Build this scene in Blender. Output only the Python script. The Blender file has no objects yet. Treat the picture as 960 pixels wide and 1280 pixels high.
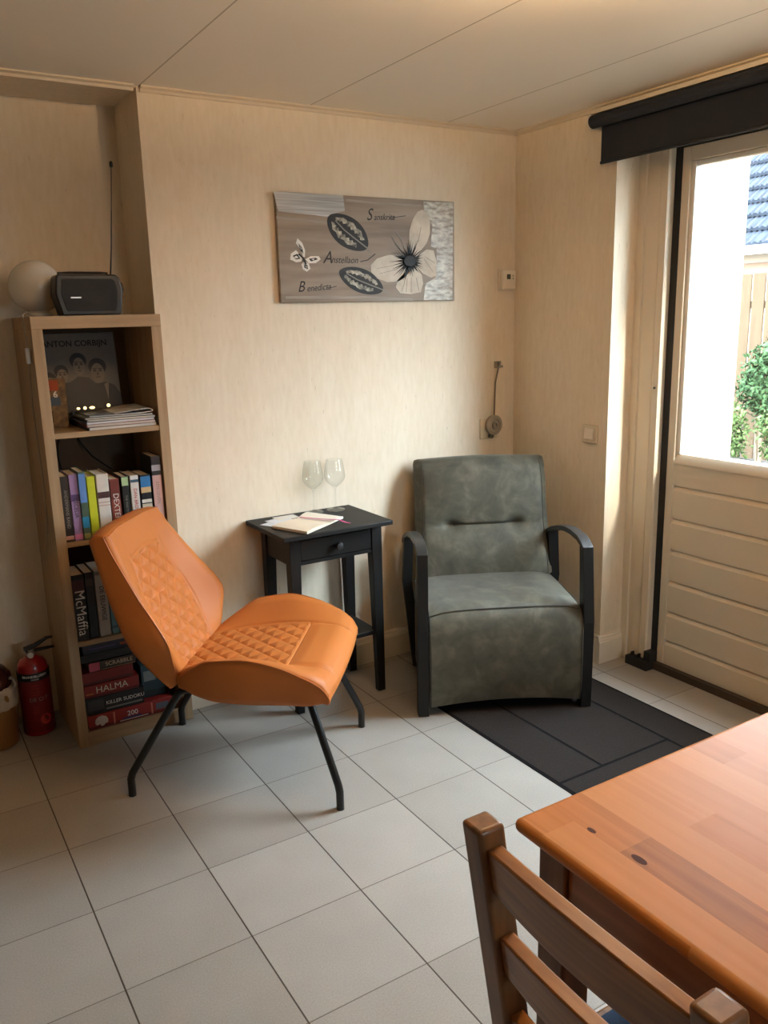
import bpy, bmesh, math, random
from mathutils import Matrix, Vector
from mathutils import noise as mnoise

random.seed(7)
SC = bpy.context.scene
COL = SC.collection
PI = math.pi

# ------------------------------------------------------------------ camera
cam_d = bpy.data.cameras.new('camera')
cam = bpy.data.objects.new('camera', cam_d)
COL.objects.link(cam)
F_PX, YAW, PITCH, ROLL = 1040.16, 0.548633, 0.228810, -0.025036
cam_d.sensor_fit = 'VERTICAL'
cam_d.sensor_height = 32.0
cam_d.lens = 32.0 * F_PX / 1280.0
cam_d.clip_start = 0.02
_F = Vector((math.sin(YAW) * math.cos(PITCH), math.cos(YAW) * math.cos(PITCH), -math.sin(PITCH)))
_R = Vector((math.cos(YAW), -math.sin(YAW), 0))
_U = _R.cross(_F)
_r = _R * math.cos(ROLL) + _U * math.sin(ROLL)
_u = -_R * math.sin(ROLL) + _U * math.cos(ROLL)
cam.matrix_world = Matrix(((_r.x, _u.x, -_F.x, -2.49204), (_r.y, _u.y, -_F.y, -2.92472),
                           (_r.z, _u.z, -_F.z, 1.44985), (0, 0, 0, 1)))
SC.camera = cam

# ------------------------------------------------------------------ sky, sun, exposure
world = bpy.data.worlds.new('sky')
SC.world = world
world.use_nodes = True
bg = world.node_tree.nodes['Background']
bg.inputs['Color'].default_value = (0.74, 0.88, 1.0, 1)
# overcast sky: three times brighter overhead than at the horizon
_nt = world.node_tree
_tc = _nt.nodes.new('ShaderNodeTexCoord')
_sp = _nt.nodes.new('ShaderNodeSeparateXYZ')
_nt.links.new(_tc.outputs['Generated'], _sp.inputs['Vector'])
_mr = _nt.nodes.new('ShaderNodeMapRange')
_mr.inputs['From Min'].default_value = 0.0
_mr.inputs['From Max'].default_value = 1.0
_mr.inputs['To Min'].default_value = 18.0
_mr.inputs['To Max'].default_value = 80.0
_nt.links.new(_sp.outputs['Z'], _mr.inputs['Value'])
_nt.links.new(_mr.outputs['Result'], bg.inputs['Strength'])

sun_d = bpy.data.lights.new('sun', 'SUN')
sun_d.energy = 13.0
sun_d.angle = math.radians(5)
sun_d.color = (1.0, 0.90, 0.74)
sun = bpy.data.objects.new('sun', sun_d)
COL.objects.link(sun)
sun.rotation_euler = Vector((0.17, -0.70, 0.55)).to_track_quat('Z', 'Y').to_euler()

SC.view_settings.view_transform = 'Standard'
SC.view_settings.look = 'None'
SC.view_settings.gamma = 1.0
SC.view_settings.use_curve_mapping = False
SC.view_settings.exposure = 0.0
SC.cycles.use_denoising = True
SC.cycles.max_bounces = 10
SC.cycles.diffuse_bounces = 6
SC.cycles.transparent_max_bounces = 16
SC.cycles.sample_clamp_indirect = 6.0
SC.cycles.caustics_reflective = False
SC.cycles.caustics_refractive = False


def portal(name, loc, sx, sy, rot):
    d = bpy.data.lights.new(name, 'AREA')
    d.shape = 'RECTANGLE'
    d.size, d.size_y = sx, sy
    d.cycles.is_portal = True
    o = bpy.data.objects.new(name, d)
    COL.objects.link(o)
    o.location = loc
    o.rotation_euler = rot


portal('door_daylight', (0.24, -1.13, 1.45), 1.2, 0.85, (0, PI / 2, 0))

portal('added_window_daylight', (-0.95, -5.15, 1.55), 0.46, 0.56, (PI / 2, 0, 0))  # daylight portal of the unseen window added for fill light

CEIL = 2.2056

# ------------------------------------------------------------------ materials


def lin(c):
    return tuple(((v / 255) / 12.92 if v / 255 <= 0.04045 else ((v / 255 + 0.055) / 1.055) ** 2.4) for v in c) + (1,)


MATS = {}


def mat(name, rgb, rough=0.6, metal=0.0, var=0.0, scale=(8, 8, 8), bump=0.0, bscale=None, spec=0.5, detail=4, coat=0.0,
        var2=None, sheen=0.0):
    """principled material; var mixes in a darker / var2 tint through object space noise"""
    m = bpy.data.materials.new(name)
    m.use_nodes = True
    nt = m.node_tree
    p = nt.nodes['Principled BSDF']
    c = lin(rgb)
    p.inputs['Base Color'].default_value = c
    p.inputs['Roughness'].default_value = rough
    p.inputs['Metallic'].default_value = metal
    p.inputs['Specular IOR Level'].default_value = spec
    if coat:
        p.inputs['Coat Weight'].default_value = coat
        p.inputs['Coat Roughness'].default_value = 0.15
    if sheen:
        p.inputs['Sheen Weight'].default_value = sheen
    tc = nt.nodes.new('ShaderNodeTexCoord')
    mp = nt.nodes.new('ShaderNodeMapping')
    nt.links.new(tc.outputs['Object'], mp.inputs['Vector'])
    mp.inputs['Scale'].default_value = scale
    if var or var2:
        n = nt.nodes.new('ShaderNodeTexNoise')
        n.inputs['Scale'].default_value = 1.0
        n.inputs['Detail'].default_value = detail
        nt.links.new(mp.outputs['Vector'], n.inputs['Vector'])
        r = nt.nodes.new('ShaderNodeValToRGB')
        r.color_ramp.elements[0].position = 0.32
        r.color_ramp.elements[1].position = 0.68
        d = lin(var2) if var2 else tuple(x * (1 - var) for x in c[:3]) + (1,)
        r.color_ramp.elements[0].color = d
        r.color_ramp.elements[1].color = c
        nt.links.new(n.outputs['Fac'], r.inputs['Fac'])
        nt.links.new(r.outputs['Color'], p.inputs['Base Color'])
    if bump:
        n2 = nt.nodes.new('ShaderNodeTexNoise')
        n2.inputs['Scale'].default_value = 1.0
        n2.inputs['Detail'].default_value = 3
        mp2 = nt.nodes.new('ShaderNodeMapping')
        mp2.inputs['Scale'].default_value = bscale or scale
        nt.links.new(tc.outputs['Object'], mp2.inputs['Vector'])
        nt.links.new(mp2.outputs['Vector'], n2.inputs['Vector'])
        b = nt.nodes.new('ShaderNodeBump')
        b.inputs['Strength'].default_value = bump
        b.inputs['Distance'].default_value = 0.002
        nt.links.new(n2.outputs['Fac'], b.inputs['Height'])
        nt.links.new(b.outputs['Normal'], p.inputs['Normal'])
    MATS[name] = m
    return m


def glow(name, rgb, strength):
    m = bpy.data.materials.new(name)
    m.use_nodes = True
    p = m.node_tree.nodes['Principled BSDF']
    p.inputs['Base Color'].default_value = lin(rgb)
    p.inputs['Emission Color'].default_value = lin(rgb)
    p.inputs['Emission Strength'].default_value = strength
    return m


def thin_glass(name, tint=(1, 1, 1), ior=1.45, edge=0.0):
    m = bpy.data.materials.new(name)
    m.use_nodes = True
    nt = m.node_tree
    nt.nodes.remove(nt.nodes['Principled BSDF'])
    out = nt.nodes['Material Output']
    t = nt.nodes.new('ShaderNodeBsdfTransparent')
    t.inputs['Color'].default_value = tint + (1,)
    g = nt.nodes.new('ShaderNodeBsdfGlossy')
    g.inputs['Roughness'].default_value = 0.02
    fr = nt.nodes.new('ShaderNodeFresnel')
    geo = nt.nodes.new('ShaderNodeNewGeometry')
    mr = nt.nodes.new('ShaderNodeMapRange')
    mr.inputs['To Min'].default_value = ior
    mr.inputs['To Max'].default_value = 1.0 / ior
    nt.links.new(geo.outputs['Backfacing'], mr.inputs['Value'])
    nt.links.new(mr.outputs['Result'], fr.inputs['IOR'])
    mx = nt.nodes.new('ShaderNodeMixShader')
    nt.links.new(fr.outputs['Fac'], mx.inputs['Fac'])
    nt.links.new(t.outputs['BSDF'], mx.inputs[1])
    nt.links.new(g.outputs['BSDF'], mx.inputs[2])
    nt.links.new(mx.outputs['Shader'], out.inputs['Surface'])
    return m


def nnode(nt, kind, **kw):
    n = nt.nodes.new(kind)
    for k, v in kw.items():
        setattr(n, k, v)
    return n


def mth(nt, op, a, b=None, c=None):
    n = nt.nodes.new('ShaderNodeMath')
    n.operation = op
    for i, x in enumerate((a, b, c)):
        if x is None:
            continue
        if isinstance(x, (int, float)):
            n.inputs[i].default_value = x
        else:
            nt.links.new(x, n.inputs[i])
    return n.outputs[0]


def wallpaper_mat(name, rgb, rgb2):
    m = bpy.data.materials.new(name)
    m.use_nodes = True
    nt = m.node_tree
    p = nt.nodes['Principled BSDF']
    p.inputs['Roughness'].default_value = 0.75
    p.inputs['Specular IOR Level'].default_value = 0.25
    tc = nt.nodes.new('ShaderNodeTexCoord')

    def nz(scale, detail):
        mp = nt.nodes.new('ShaderNodeMapping')
        mp.inputs['Scale'].default_value = scale
        nt.links.new(tc.outputs['Object'], mp.inputs['Vector'])
        n = nt.nodes.new('ShaderNodeTexNoise')
        n.inputs['Scale'].default_value = 1
        n.inputs['Detail'].default_value = detail
        nt.links.new(mp.outputs['Vector'], n.inputs['Vector'])
        return n.outputs['Fac']
    streak = nz((60, 60, 14), 5)
    fleck = nz((130, 130, 28), 2)
    cloud = nz((9, 9, 2.2), 3)
    r = nt.nodes.new('ShaderNodeValToRGB')
    r.color_ramp.elements[0].position = 0.30
    r.color_ramp.elements[1].position = 0.62
    r.color_ramp.elements[0].color = lin(rgb2)
    r.color_ramp.elements[1].color = lin(rgb)
    s = mth(nt, 'ADD', mth(nt, 'MULTIPLY', streak, 0.62), mth(nt, 'MULTIPLY', cloud, 0.38))
    nt.links.new(s, r.inputs['Fac'])
    fl = nt.nodes.new('ShaderNodeValToRGB')
    fl.color_ramp.elements[0].position = 0.66
    fl.color_ramp.elements[1].position = 0.76
    fl.color_ramp.elements[0].color = (0, 0, 0, 1)
    fl.color_ramp.elements[1].color = (0.30, 0.30, 0.30, 1)
    nt.links.new(fleck, fl.inputs['Fac'])
    mx = nt.nodes.new('ShaderNodeMix')
    mx.data_type = 'RGBA'
    nt.links.new(fl.outputs['Color'], mx.inputs['Factor'])
    nt.links.new(r.outputs['Color'], mx.inputs['A'])
    mx.inputs['B'].default_value = lin((150, 132, 108))
    nt.links.new(mx.outputs['Result'], p.inputs['Base Color'])
    b = nt.nodes.new('ShaderNodeBump')
    b.inputs['Strength'].default_value = 0.15
    b.inputs['Distance'].default_value = 0.002
    nt.links.new(streak, b.inputs['Height'])
    nt.links.new(b.outputs['Normal'], p.inputs['Normal'])
    return m


def tile_mat():
    m = bpy.data.materials.new('grey floor tile')
    m.use_nodes = True
    nt = m.node_tree
    p = nt.nodes['Principled BSDF']
    p.inputs['Roughness'].default_value = 0.45
    p.inputs['Specular IOR Level'].default_value = 0.4
    tc = nt.nodes.new('ShaderNodeTexCoord')
    sep = nt.nodes.new('ShaderNodeSeparateXYZ')
    nt.links.new(tc.outputs['Object'], sep.inputs['Vector'])
    S = 0.304
    ux = mth(nt, 'DIVIDE', mth(nt, 'ADD', sep.outputs['X'], 7.1942 * S), S)
    uy = mth(nt, 'DIVIDE', mth(nt, 'ADD', sep.outputs['Y'], 2.1687 * S), S)

    def dist(u):
        return mth(nt, 'ABSOLUTE', mth(nt, 'SUBTRACT', mth(nt, 'FRACT', mth(nt, 'ADD', u, 0.5)), 0.5))
    gx = mth(nt, 'LESS_THAN', dist(ux), 0.0062)
    gy = mth(nt, 'LESS_THAN', dist(uy), 0.0048)
    # per tile tone
    cx = mth(nt, 'FLOOR', ux)
    cy = mth(nt, 'FLOOR', uy)
    comb = nt.nodes.new('ShaderNodeCombineXYZ')
    nt.links.new(cx, comb.inputs[0])
    nt.links.new(cy, comb.inputs[1])
    wn = nt.nodes.new('ShaderNodeTexWhiteNoise')
    nt.links.new(comb.outputs['Vector'], wn.inputs['Vector'])
    n = nt.nodes.new('ShaderNodeTexNoise')
    n.inputs['Scale'].default_value = 260
    n.inputs['Detail'].default_value = 2
    nt.links.new(tc.outputs['Object'], n.inputs['Vector'])
    n3 = nt.nodes.new('ShaderNodeTexNoise')
    n3.inputs['Scale'].default_value = 6
    nt.links.new(tc.outputs['Object'], n3.inputs['Vector'])
    r = nt.nodes.new('ShaderNodeValToRGB')
    r.color_ramp.elements[0].position = 0.3
    r.color_ramp.elements[1].position = 0.7
    r.color_ramp.elements[0].color = lin((142, 137, 130))
    r.color_ramp.elements[1].color = lin((167, 162, 155))
    f = mth(nt, 'ADD', mth(nt, 'MULTIPLY', n.outputs['Fac'], 0.55),
            mth(nt, 'ADD', mth(nt, 'MULTIPLY', wn.outputs['Value'], 0.22), mth(nt, 'MULTIPLY', n3.outputs['Fac'], 0.25)))
    nt.links.new(f, r.inputs['Fac'])
    m1 = nt.nodes.new('ShaderNodeMix')
    m1.data_type = 'RGBA'
    nt.links.new(gy, m1.inputs['Factor'])
    nt.links.new(r.outputs['Color'], m1.inputs['A'])
    m1.inputs['B'].default_value = lin((104, 96, 87))
    m2 = nt.nodes.new('ShaderNodeMix')
    m2.data_type = 'RGBA'
    nt.links.new(gx, m2.inputs['Factor'])
    nt.links.new(m1.outputs['Result'], m2.inputs['A'])
    m2.inputs['B'].default_value = lin((64, 55, 47))
    nt.links.new(m2.outputs['Result'], p.inputs['Base Color'])
    b = nt.nodes.new('ShaderNodeBump')
    b.inputs['Strength'].default_value = 0.6
    b.inputs['Distance'].default_value = 0.002
    h = mth(nt, 'SUBTRACT', 1.0, mth(nt, 'MAXIMUM', gx, gy))
    nt.links.new(h, b.inputs['Height'])
    nt.links.new(b.outputs['Normal'], p.inputs['Normal'])
    return m


def ceiling_mat():
    m = bpy.data.materials.new('cream ceiling panel')
    m.use_nodes = True
    nt = m.node_tree
    p = nt.nodes['Principled BSDF']
    p.inputs['Roughness'].default_value = 0.55
    tc = nt.nodes.new('ShaderNodeTexCoord')
    sep = nt.nodes.new('ShaderNodeSeparateXYZ')
    nt.links.new(tc.outputs['Object'], sep.inputs['Vector'])
    u = mth(nt, 'DIVIDE', mth(nt, 'ADD', sep.outputs['X'], 1.602), 0.6155)
    d = mth(nt, 'ABSOLUTE', mth(nt, 'SUBTRACT', mth(nt, 'FRACT', mth(nt, 'ADD', u, 0.5)), 0.5))
    g = mth(nt, 'LESS_THAN', d, 0.004)
    mx = nt.nodes.new('ShaderNodeMix')
    mx.data_type = 'RGBA'
    nt.links.new(g, mx.inputs['Factor'])
    mx.inputs['A'].default_value = lin((246, 240, 228))
    mx.inputs['B'].default_value = lin((188, 178, 160))
    nt.links.new(mx.outputs['Result'], p.inputs['Base Color'])
    b = nt.nodes.new('ShaderNodeBump')
    b.inputs['Strength'].default_value = 0.5
    b.inputs['Distance'].default_value = 0.003
    nt.links.new(mth(nt, 'SUBTRACT', 1.0, g), b.inputs['Height'])
    nt.links.new(b.outputs['Normal'], p.inputs['Normal'])
    return m


def pine_mat(name, cols, stave=0.062, rough=0.32, axis='X', grain=(70, 3, 70), coat=0.25):
    """glued staves running along one axis, each with its own tone, grain and a few knots"""
    m = bpy.data.materials.new(name)
    m.use_nodes = True
    nt = m.node_tree
    p = nt.nodes['Principled BSDF']
    p.inputs['Roughness'].default_value = rough
    p.inputs['Coat Weight'].default_value = coat
    p.inputs['Coat Roughness'].default_value = 0.3
    p.inputs['Specular IOR Level'].default_value = 0.16
    tc = nt.nodes.new('ShaderNodeTexCoord')
    sep = nt.nodes.new('ShaderNodeSeparateXYZ')
    nt.links.new(tc.outputs['Object'], sep.inputs['Vector'])
    ux = mth(nt, 'FLOOR', mth(nt, 'DIVIDE', sep.outputs['X'], stave))
    stag = mth(nt, 'MULTIPLY', mth(nt, 'FRACT', mth(nt, 'MULTIPLY', ux, 0.381)), 0.7)
    uy = mth(nt, 'FLOOR', mth(nt, 'DIVIDE', mth(nt, 'ADD', sep.outputs['Y'], stag), 0.52))
    comb = nt.nodes.new('ShaderNodeCombineXYZ')
    nt.links.new(ux, comb.inputs[0])
    nt.links.new(uy, comb.inputs[1])
    wn = nt.nodes.new('ShaderNodeTexWhiteNoise')
    nt.links.new(comb.outputs['Vector'], wn.inputs['Vector'])
    mp = nt.nodes.new('ShaderNodeMapping')
    mp.inputs['Scale'].default_value = grain
    nt.links.new(tc.outputs['Object'], mp.inputs['Vector'])
    addv = nt.nodes.new('ShaderNodeVectorMath')
    addv.operation = 'ADD'
    nt.links.new(mp.outputs['Vector'], addv.inputs[0])
    nt.links.new(wn.outputs['Color'], addv.inputs[1])
    n = nt.nodes.new('ShaderNodeTexNoise')
    n.inputs['Scale'].default_value = 1
    n.inputs['Detail'].default_value = 5
    n.inputs['Distortion'].default_value = 0.6
    nt.links.new(addv.outputs['Vector'], n.inputs['Vector'])
    f = mth(nt, 'ADD', mth(nt, 'MULTIPLY', wn.outputs['Value'], 0.62), mth(nt, 'MULTIPLY', n.outputs['Fac'], 0.42))
    r = nt.nodes.new('ShaderNodeValToRGB')
    els = r.color_ramp.elements
    els[0].position = 0.12
    els[0].color = lin(cols[0])
    els[1].position = 0.95
    els[1].color = lin(cols[2])
    e = els.new(0.45)
    e.color = lin(cols[1])
    nt.links.new(f, r.inputs['Fac'])
    nt.links.new(r.outputs['Color'], p.inputs['Base Color'])
    return m


def nubuck_mat():
    m = bpy.data.materials.new('olive grey nubuck')
    m.use_nodes = True
    nt = m.node_tree
    p = nt.nodes['Principled BSDF']
    p.inputs['Roughness'].default_value = 0.62
    p.inputs['Specular IOR Level'].default_value = 0.35
    p.inputs['Sheen Weight'].default_value = 0.15
    tc = nt.nodes.new('ShaderNodeTexCoord')
    n = nt.nodes.new('ShaderNodeTexNoise')
    n.inputs['Scale'].default_value = 12
    n.inputs['Detail'].default_value = 8
    n.inputs['Roughness'].default_value = 0.62
    n.inputs['Distortion'].default_value = 0.4
    nt.links.new(tc.outputs['Object'], n.inputs['Vector'])
    r = nt.nodes.new('ShaderNodeValToRGB')
    els = r.color_ramp.elements
    els[0].position, els[0].color = 0.30, lin((57, 56, 48))
    els[1].position, els[1].color = 0.72, lin((97, 96, 83))
    e = els.new(0.5)
    e.color = lin((75, 74, 63))
    nt.links.new(n.outputs['Fac'], r.inputs['Fac'])
    nt.links.new(r.outputs['Color'], p.inputs['Base Color'])
    return m


M = dict(
    wallpaper=wallpaper_mat('cream wallpaper', (232, 219, 198), (222, 207, 182)),
    tile=tile_mat(),
    ceiling=ceiling_mat(),
    trim=mat('white painted trim', (226, 216, 198), 0.45),
    cover_trim=mat('cream ceiling moulding', (214, 200, 176), 0.5),
    plastic=mat('cream door plastic', (222, 211, 192), 0.42, var=0.03, scale=(6, 6, 6)),
    rubber=mat('black rubber', (18, 18, 18), 0.6),
    bead=mat('white glazing bead', (238, 236, 230), 0.35),
    glass=thin_glass('window glass', (0.97, 0.985, 0.98), 1.5),
    blind=mat('anthracite blind fabric', (32, 35, 43), 0.85, var=0.15, scale=(300, 300, 300), bump=0.2, bscale=(600, 600, 600)),
    oak=mat('pale oak veneer', (176, 150, 116), 0.5, var2=(156, 128, 96), scale=(45, 45, 3), bump=0.1, bscale=(120, 120, 6)),
    oak_h=mat('pale oak veneer lengthwise', (176, 148, 114), 0.5, var2=(154, 126, 94), scale=(3, 45, 45)),
    backboard=mat('brown back board', (112, 90, 68), 0.7, var=0.1, scale=(30, 30, 3)),
    leather=mat('cognac leather', (186, 110, 52), 0.52, var=0.06, scale=(5, 5, 5), bump=0.12, bscale=(350, 350, 350), spec=0.25),
    thread=mat('cognac piping', (188, 108, 46), 0.45),
    steel=mat('black powder coated steel', (14, 14, 15), 0.38, bump=0.05, bscale=(300, 300, 300)),
    anthracite=mat('anthracite lacquered steel', (24, 24, 24), 0.5, spec=0.3),
    nubuck=nubuck_mat(),
    seam=mat('dark seam thread', (50, 49, 43), 0.7),
    blackwood=mat('black painted wood', (24, 23, 23), 0.45, var=0.2, scale=(60, 60, 4), spec=0.3),
    blacktop=mat('black painted table top', (25, 24, 23), 0.55, spec=0.25, var=0.15, scale=(4, 60, 60)),
    pewter=mat('dark pewter knob', (70, 71, 72), 0.35, metal=0.7),
    wine=thin_glass('clear wine glass', (0.98, 0.985, 0.98), 1.36),
    paper=mat('cream notebook paper', (228, 214, 192), 0.8, var=0.05, scale=(20, 200, 20)),
    card=mat('pale blue card', (214, 220, 228), 0.6, var=0.06, scale=(30, 30, 30)),
    white=mat('white paper', (225, 222, 215), 0.6),
    cover=mat('black notebook cover', (22, 22, 24), 0.5),
    ribbon=mat('magenta ribbon', (176, 62, 112), 0.6),
    mat=mat('charcoal mat pile', (46, 41, 39), 0.95, var=0.45, scale=(260, 260, 260), bump=1.0, bscale=(420, 420, 420), spec=0.1),
    mat_line=mat('black mat groove', (17, 16, 17), 0.95, spec=0.1),
    table=pine_mat('honey pine staves', ((142, 90, 48), (190, 126, 70), (210, 152, 96)), rough=0.48, coat=0.0),
    table_edge=mat('honey pine apron', (170, 112, 64), 0.45, var2=(138, 88, 48), scale=(40, 3, 40), coat=0.2),
    knot=mat('dark pine knot', (72, 38, 22), 0.6, spec=0.1),
    chairwood=mat('antique stained pine', (164, 108, 52), 0.40, var2=(128, 80, 36), scale=(60, 3, 90), coat=0.25),
    postwood=mat('antique stained pine post', (134, 90, 50), 0.45, var2=(106, 70, 38), scale=(60, 60, 4), coat=0.25),
    bluecloth=mat('dark blue seat fabric', (36, 62, 92), 0.9, var=0.25, scale=(200, 200, 200)),
    switchp=mat('cream switch plastic', (208, 194, 166), 0.4),
    thermo=mat('white thermostat plastic', (226, 216, 198), 0.4),
    lcd=mat('grey display', (70, 72, 62), 0.25),
    greyp=mat('grey winder plastic', (146, 138, 124), 0.4),
    strap=mat('grey woven strap', (120, 110, 94), 0.8),
    blackp=mat('black plastic', (12, 12, 13), 0.4),
    darkgrille=mat('black speaker mesh', (20, 20, 21), 0.7, bump=0.6, bscale=(900, 900, 900)),
    silver=mat('silver metal', (196, 194, 188), 0.3, metal=0.9),
    globe=mat('white opal glass', (216, 210, 198), 0.22, spec=0.6),
    cord=mat('white cord', (170, 160, 144), 0.5),
    red=mat('red extinguisher paint', (150, 18, 20), 0.3, coat=0.3),
    darkred=mat('light red print', (186, 60, 52), 0.5),
    whiteprint=mat('white print', (226, 222, 214), 0.6),
    blackprint=mat('black print', (18, 17, 16), 0.6),
    greyprint=mat('grey print', (130, 126, 118), 0.6),
    brass=mat('brass brown metal', (150, 112, 66), 0.35, metal=0.6),
    bag=mat('crumpled pale bag', (186, 172, 152), 0.7, var=0.2, scale=(25, 25, 25), bump=0.6, bscale=(50, 50, 50)),
    brick=None, )


def brick_mat():
    m = bpy.data.materials.new('pale brick')
    m.use_nodes = True
    nt = m.node_tree
    p = nt.nodes['Principled BSDF']
    p.inputs['Roughness'].default_value = 0.9
    tc = nt.nodes.new('ShaderNodeTexCoord')
    mp = nt.nodes.new('ShaderNodeMapping')
    mp.inputs['Rotation'].default_value = (PI / 2, 0, 0)
    nt.links.new(tc.outputs['Object'], mp.inputs['Vector'])
    b = nt.nodes.new('ShaderNodeTexBrick')
    b.inputs['Scale'].default_value = 1
    b.inputs['Brick Width'].default_value = 0.21
    b.inputs['Row Height'].default_value = 0.065
    b.inputs['Mortar Size'].default_value = 0.006
    b.inputs['Color1'].default_value = lin((214, 176, 148))
    b.inputs['Color2'].default_value = lin((226, 204, 182))
    b.inputs['Mortar'].default_value = lin((200, 192, 180))
    nt.links.new(mp.outputs['Vector'], b.inputs['Vector'])
    nt.links.new(b.outputs['Color'], p.inputs['Base Color'])
    return m


M['brick'] = brick_mat()
M['slate'] = mat('blue grey roof tile', (31, 35, 42), 0.6, spec=0.05, var=0.3, scale=(6, 6, 6))
M['fence'] = mat('fence board', (74, 60, 46), 0.8, spec=0.05, var=0.2, scale=(20, 20, 3))
M['gravel'] = mat('grey gravel soil', (54, 50, 46), 0.95, spec=0.05, var=0.6, scale=(40, 40, 40), bump=1.0, bscale=(60, 60, 60))
M['leaf'] = mat('mid green leaf', (32, 48, 28), 0.6, spec=0.05, var2=(46, 64, 38), scale=(14, 14, 14))
M['leaf2'] = mat('yellow green leaf', (44, 58, 30), 0.6, spec=0.05, var2=(62, 76, 42), scale=(14, 14, 14))
M['bark'] = mat('grey bark', (92, 78, 62), 0.9)

# ------------------------------------------------------------------ mesh helpers


class MB:
    def __init__(self):
        self.v, self.f, self.m = [], [], []

    def add(self, verts, faces, mi=0):
        o = len(self.v)
        self.v += [Vector(p) for p in verts]
        for f in faces:
            self.f.append([i + o for i in f])
            self.m.append(mi)
        return self

    def box(self, x0, x1, y0, y1, z0, z1, mi=0):
        return self.add([(x0, y0, z0), (x1, y0, z0), (x1, y1, z0), (x0, y1, z0), (x0, y0, z1), (x1, y0, z1), (x1, y1, z1), (x0, y1, z1)],
                        [(0, 3, 2, 1), (4, 5, 6, 7), (0, 1, 5, 4), (1, 2, 6, 5), (2, 3, 7, 6), (3, 0, 4, 7)], mi)

    def hexa(self, bottom, top, mi=0):
        return self.add(list(bottom) + list(top),
                        [(0, 3, 2, 1), (4, 5, 6, 7), (0, 1, 5, 4), (1, 2, 6, 5), (2, 3, 7, 6), (3, 0, 4, 7)], mi)

    def prism(self, poly, fn, a, b, mi=0):
        """poly of (p,q) extruded from a to b; fn(p,q,t) gives the 3D point"""
        n = len(poly)
        self.add([fn(p, q, a) for p, q in poly] + [fn(p, q, b) for p, q in poly],
                 [tuple(range(n))[::-1], tuple(range(n, 2 * n))] + [(i, (i + 1) % n, n + (i + 1) % n, n + i) for i in range(n)], mi)
        return self

    def tube(self, pts, r, seg=10, mi=0, cap=True, flat=None):
        pts = [Vector(p) for p in pts]
        rs = r if isinstance(r, (list, tuple)) else [r] * len(pts)
        verts, faces = [], []
        up = None
        for i, p in enumerate(pts):
            if i == 0:
                t = pts[1] - p
            elif i == len(pts) - 1:
                t = p - pts[i - 1]
            else:
                t = (pts[i + 1] - p).normalized() + (p - pts[i - 1]).normalized()
            t.normalize()
            if up is None:
                up = Vector((0, 0, 1)) if abs(t.z) < 0.9 else Vector((1, 0, 0))
            side = t.cross(up)
            if side.length < 1e-5:
                side = t.cross(Vector((0, 1, 0)))
            side.normalize()
            up = side.cross(t).normalized()
            for k in range(seg):
                a = 2 * PI * k / seg
                verts.append(p + side * math.cos(a) * rs[i] + up * math.sin(a) * rs[i] * (flat or 1))
        for i in range(len(pts) - 1):
            for k in range(seg):
                faces.append((i * seg + k, i * seg + (k + 1) % seg, (i + 1) * seg + (k + 1) % seg, (i + 1) * seg + k))
        if cap:
            faces.append(tuple(range(seg))[::-1])
            n = (len(pts) - 1) * seg
            faces.append(tuple(range(n, n + seg)))
        return self.add(verts, faces, mi)

    def lathe(self, prof, c=(0, 0, 0), seg=32, mi=0, axis='Z', close=False):
        c = Vector(c)
        verts, faces = [], []
        for r, h in prof:
            for k in range(seg):
                a = 2 * PI * k / seg
                x, y = r * math.cos(a), r * math.sin(a)
                verts.append(c + (Vector((x, y, h)) if axis == 'Z' else Vector((x, -h, y)) if axis == 'Y' else Vector((h, x, y))))
        n = len(prof)
        for i in range(n - 1 if not close else n):
            j = (i + 1) % n
            for k in range(seg):
                faces.append((i * seg + k, i * seg + (k + 1) % seg, j * seg + (k + 1) % seg, j * seg + k))
        if not close:
            faces.append(tuple(range(seg))[::-1])
            faces.append(tuple(range((n - 1) * seg, n * seg)))
        return self.add(verts, faces, mi)

    def shell(self, P, Q, nu, nv, bulge=0.01, k=3, mi=0):
        """closed solid between surface P(u,v) and Q(u,v), u,v in 0..1, with a rounded rim"""
        base = len(self.v)
        A = [[Vector(P(i / nu, j / nv)) for j in range(nv + 1)] for i in range(nu + 1)]
        B = [[Vector(Q(i / nu, j / nv)) for j in range(nv + 1)] for i in range(nu + 1)]
        verts, faces = [], []

        def ia(i, j):
            return i * (nv + 1) + j
        N = (nu + 1) * (nv + 1)
        for r in A:
            verts += r
        for r in B:
            verts += r
        for i in range(nu):
            for j in range(nv):
                faces.append((ia(i, j), ia(i + 1, j), ia(i + 1, j + 1), ia(i, j + 1)))
                faces.append((N + ia(i, j), N + ia(i, j + 1), N + ia(i + 1, j + 1), N + ia(i + 1, j)))
        rim = [(i, 0) for i in range(nu)] + [(nu, j) for j in range(nv)] + [(i, nv) for i in range(nu, 0, -1)] + [(0, j) for j in range(nv, 0, -1)]
        nr = len(rim)
        rings = [[ia(i, j) for i, j in rim]]
        for t in range(1, k + 1):
            ring = []
            for (i, j) in rim:
                a, b = A[i][j], B[i][j]
                ii = min(max(i, 1), nu - 1)
                jj = min(max(j, 1), nv - 1)
                out = (a - A[ii][jj])
                out = out.normalized() if out.length > 1e-9 else Vector((0, 0, 0))
                w = t / (k + 1)
                ring.append(len(verts))
                verts.append(a.lerp(b, w) + out * bulge * math.sin(PI * w))
            rings.append(ring)
        rings.append([N + ia(i, j) for i, j in rim])
        for a, b in zip(rings[:-1], rings[1:]):
            for q in range(nr):
                faces.append((a[q], b[q], b[(q + 1) % nr], a[(q + 1) % nr]))
        self.add(verts, faces, mi)
        return self

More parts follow.
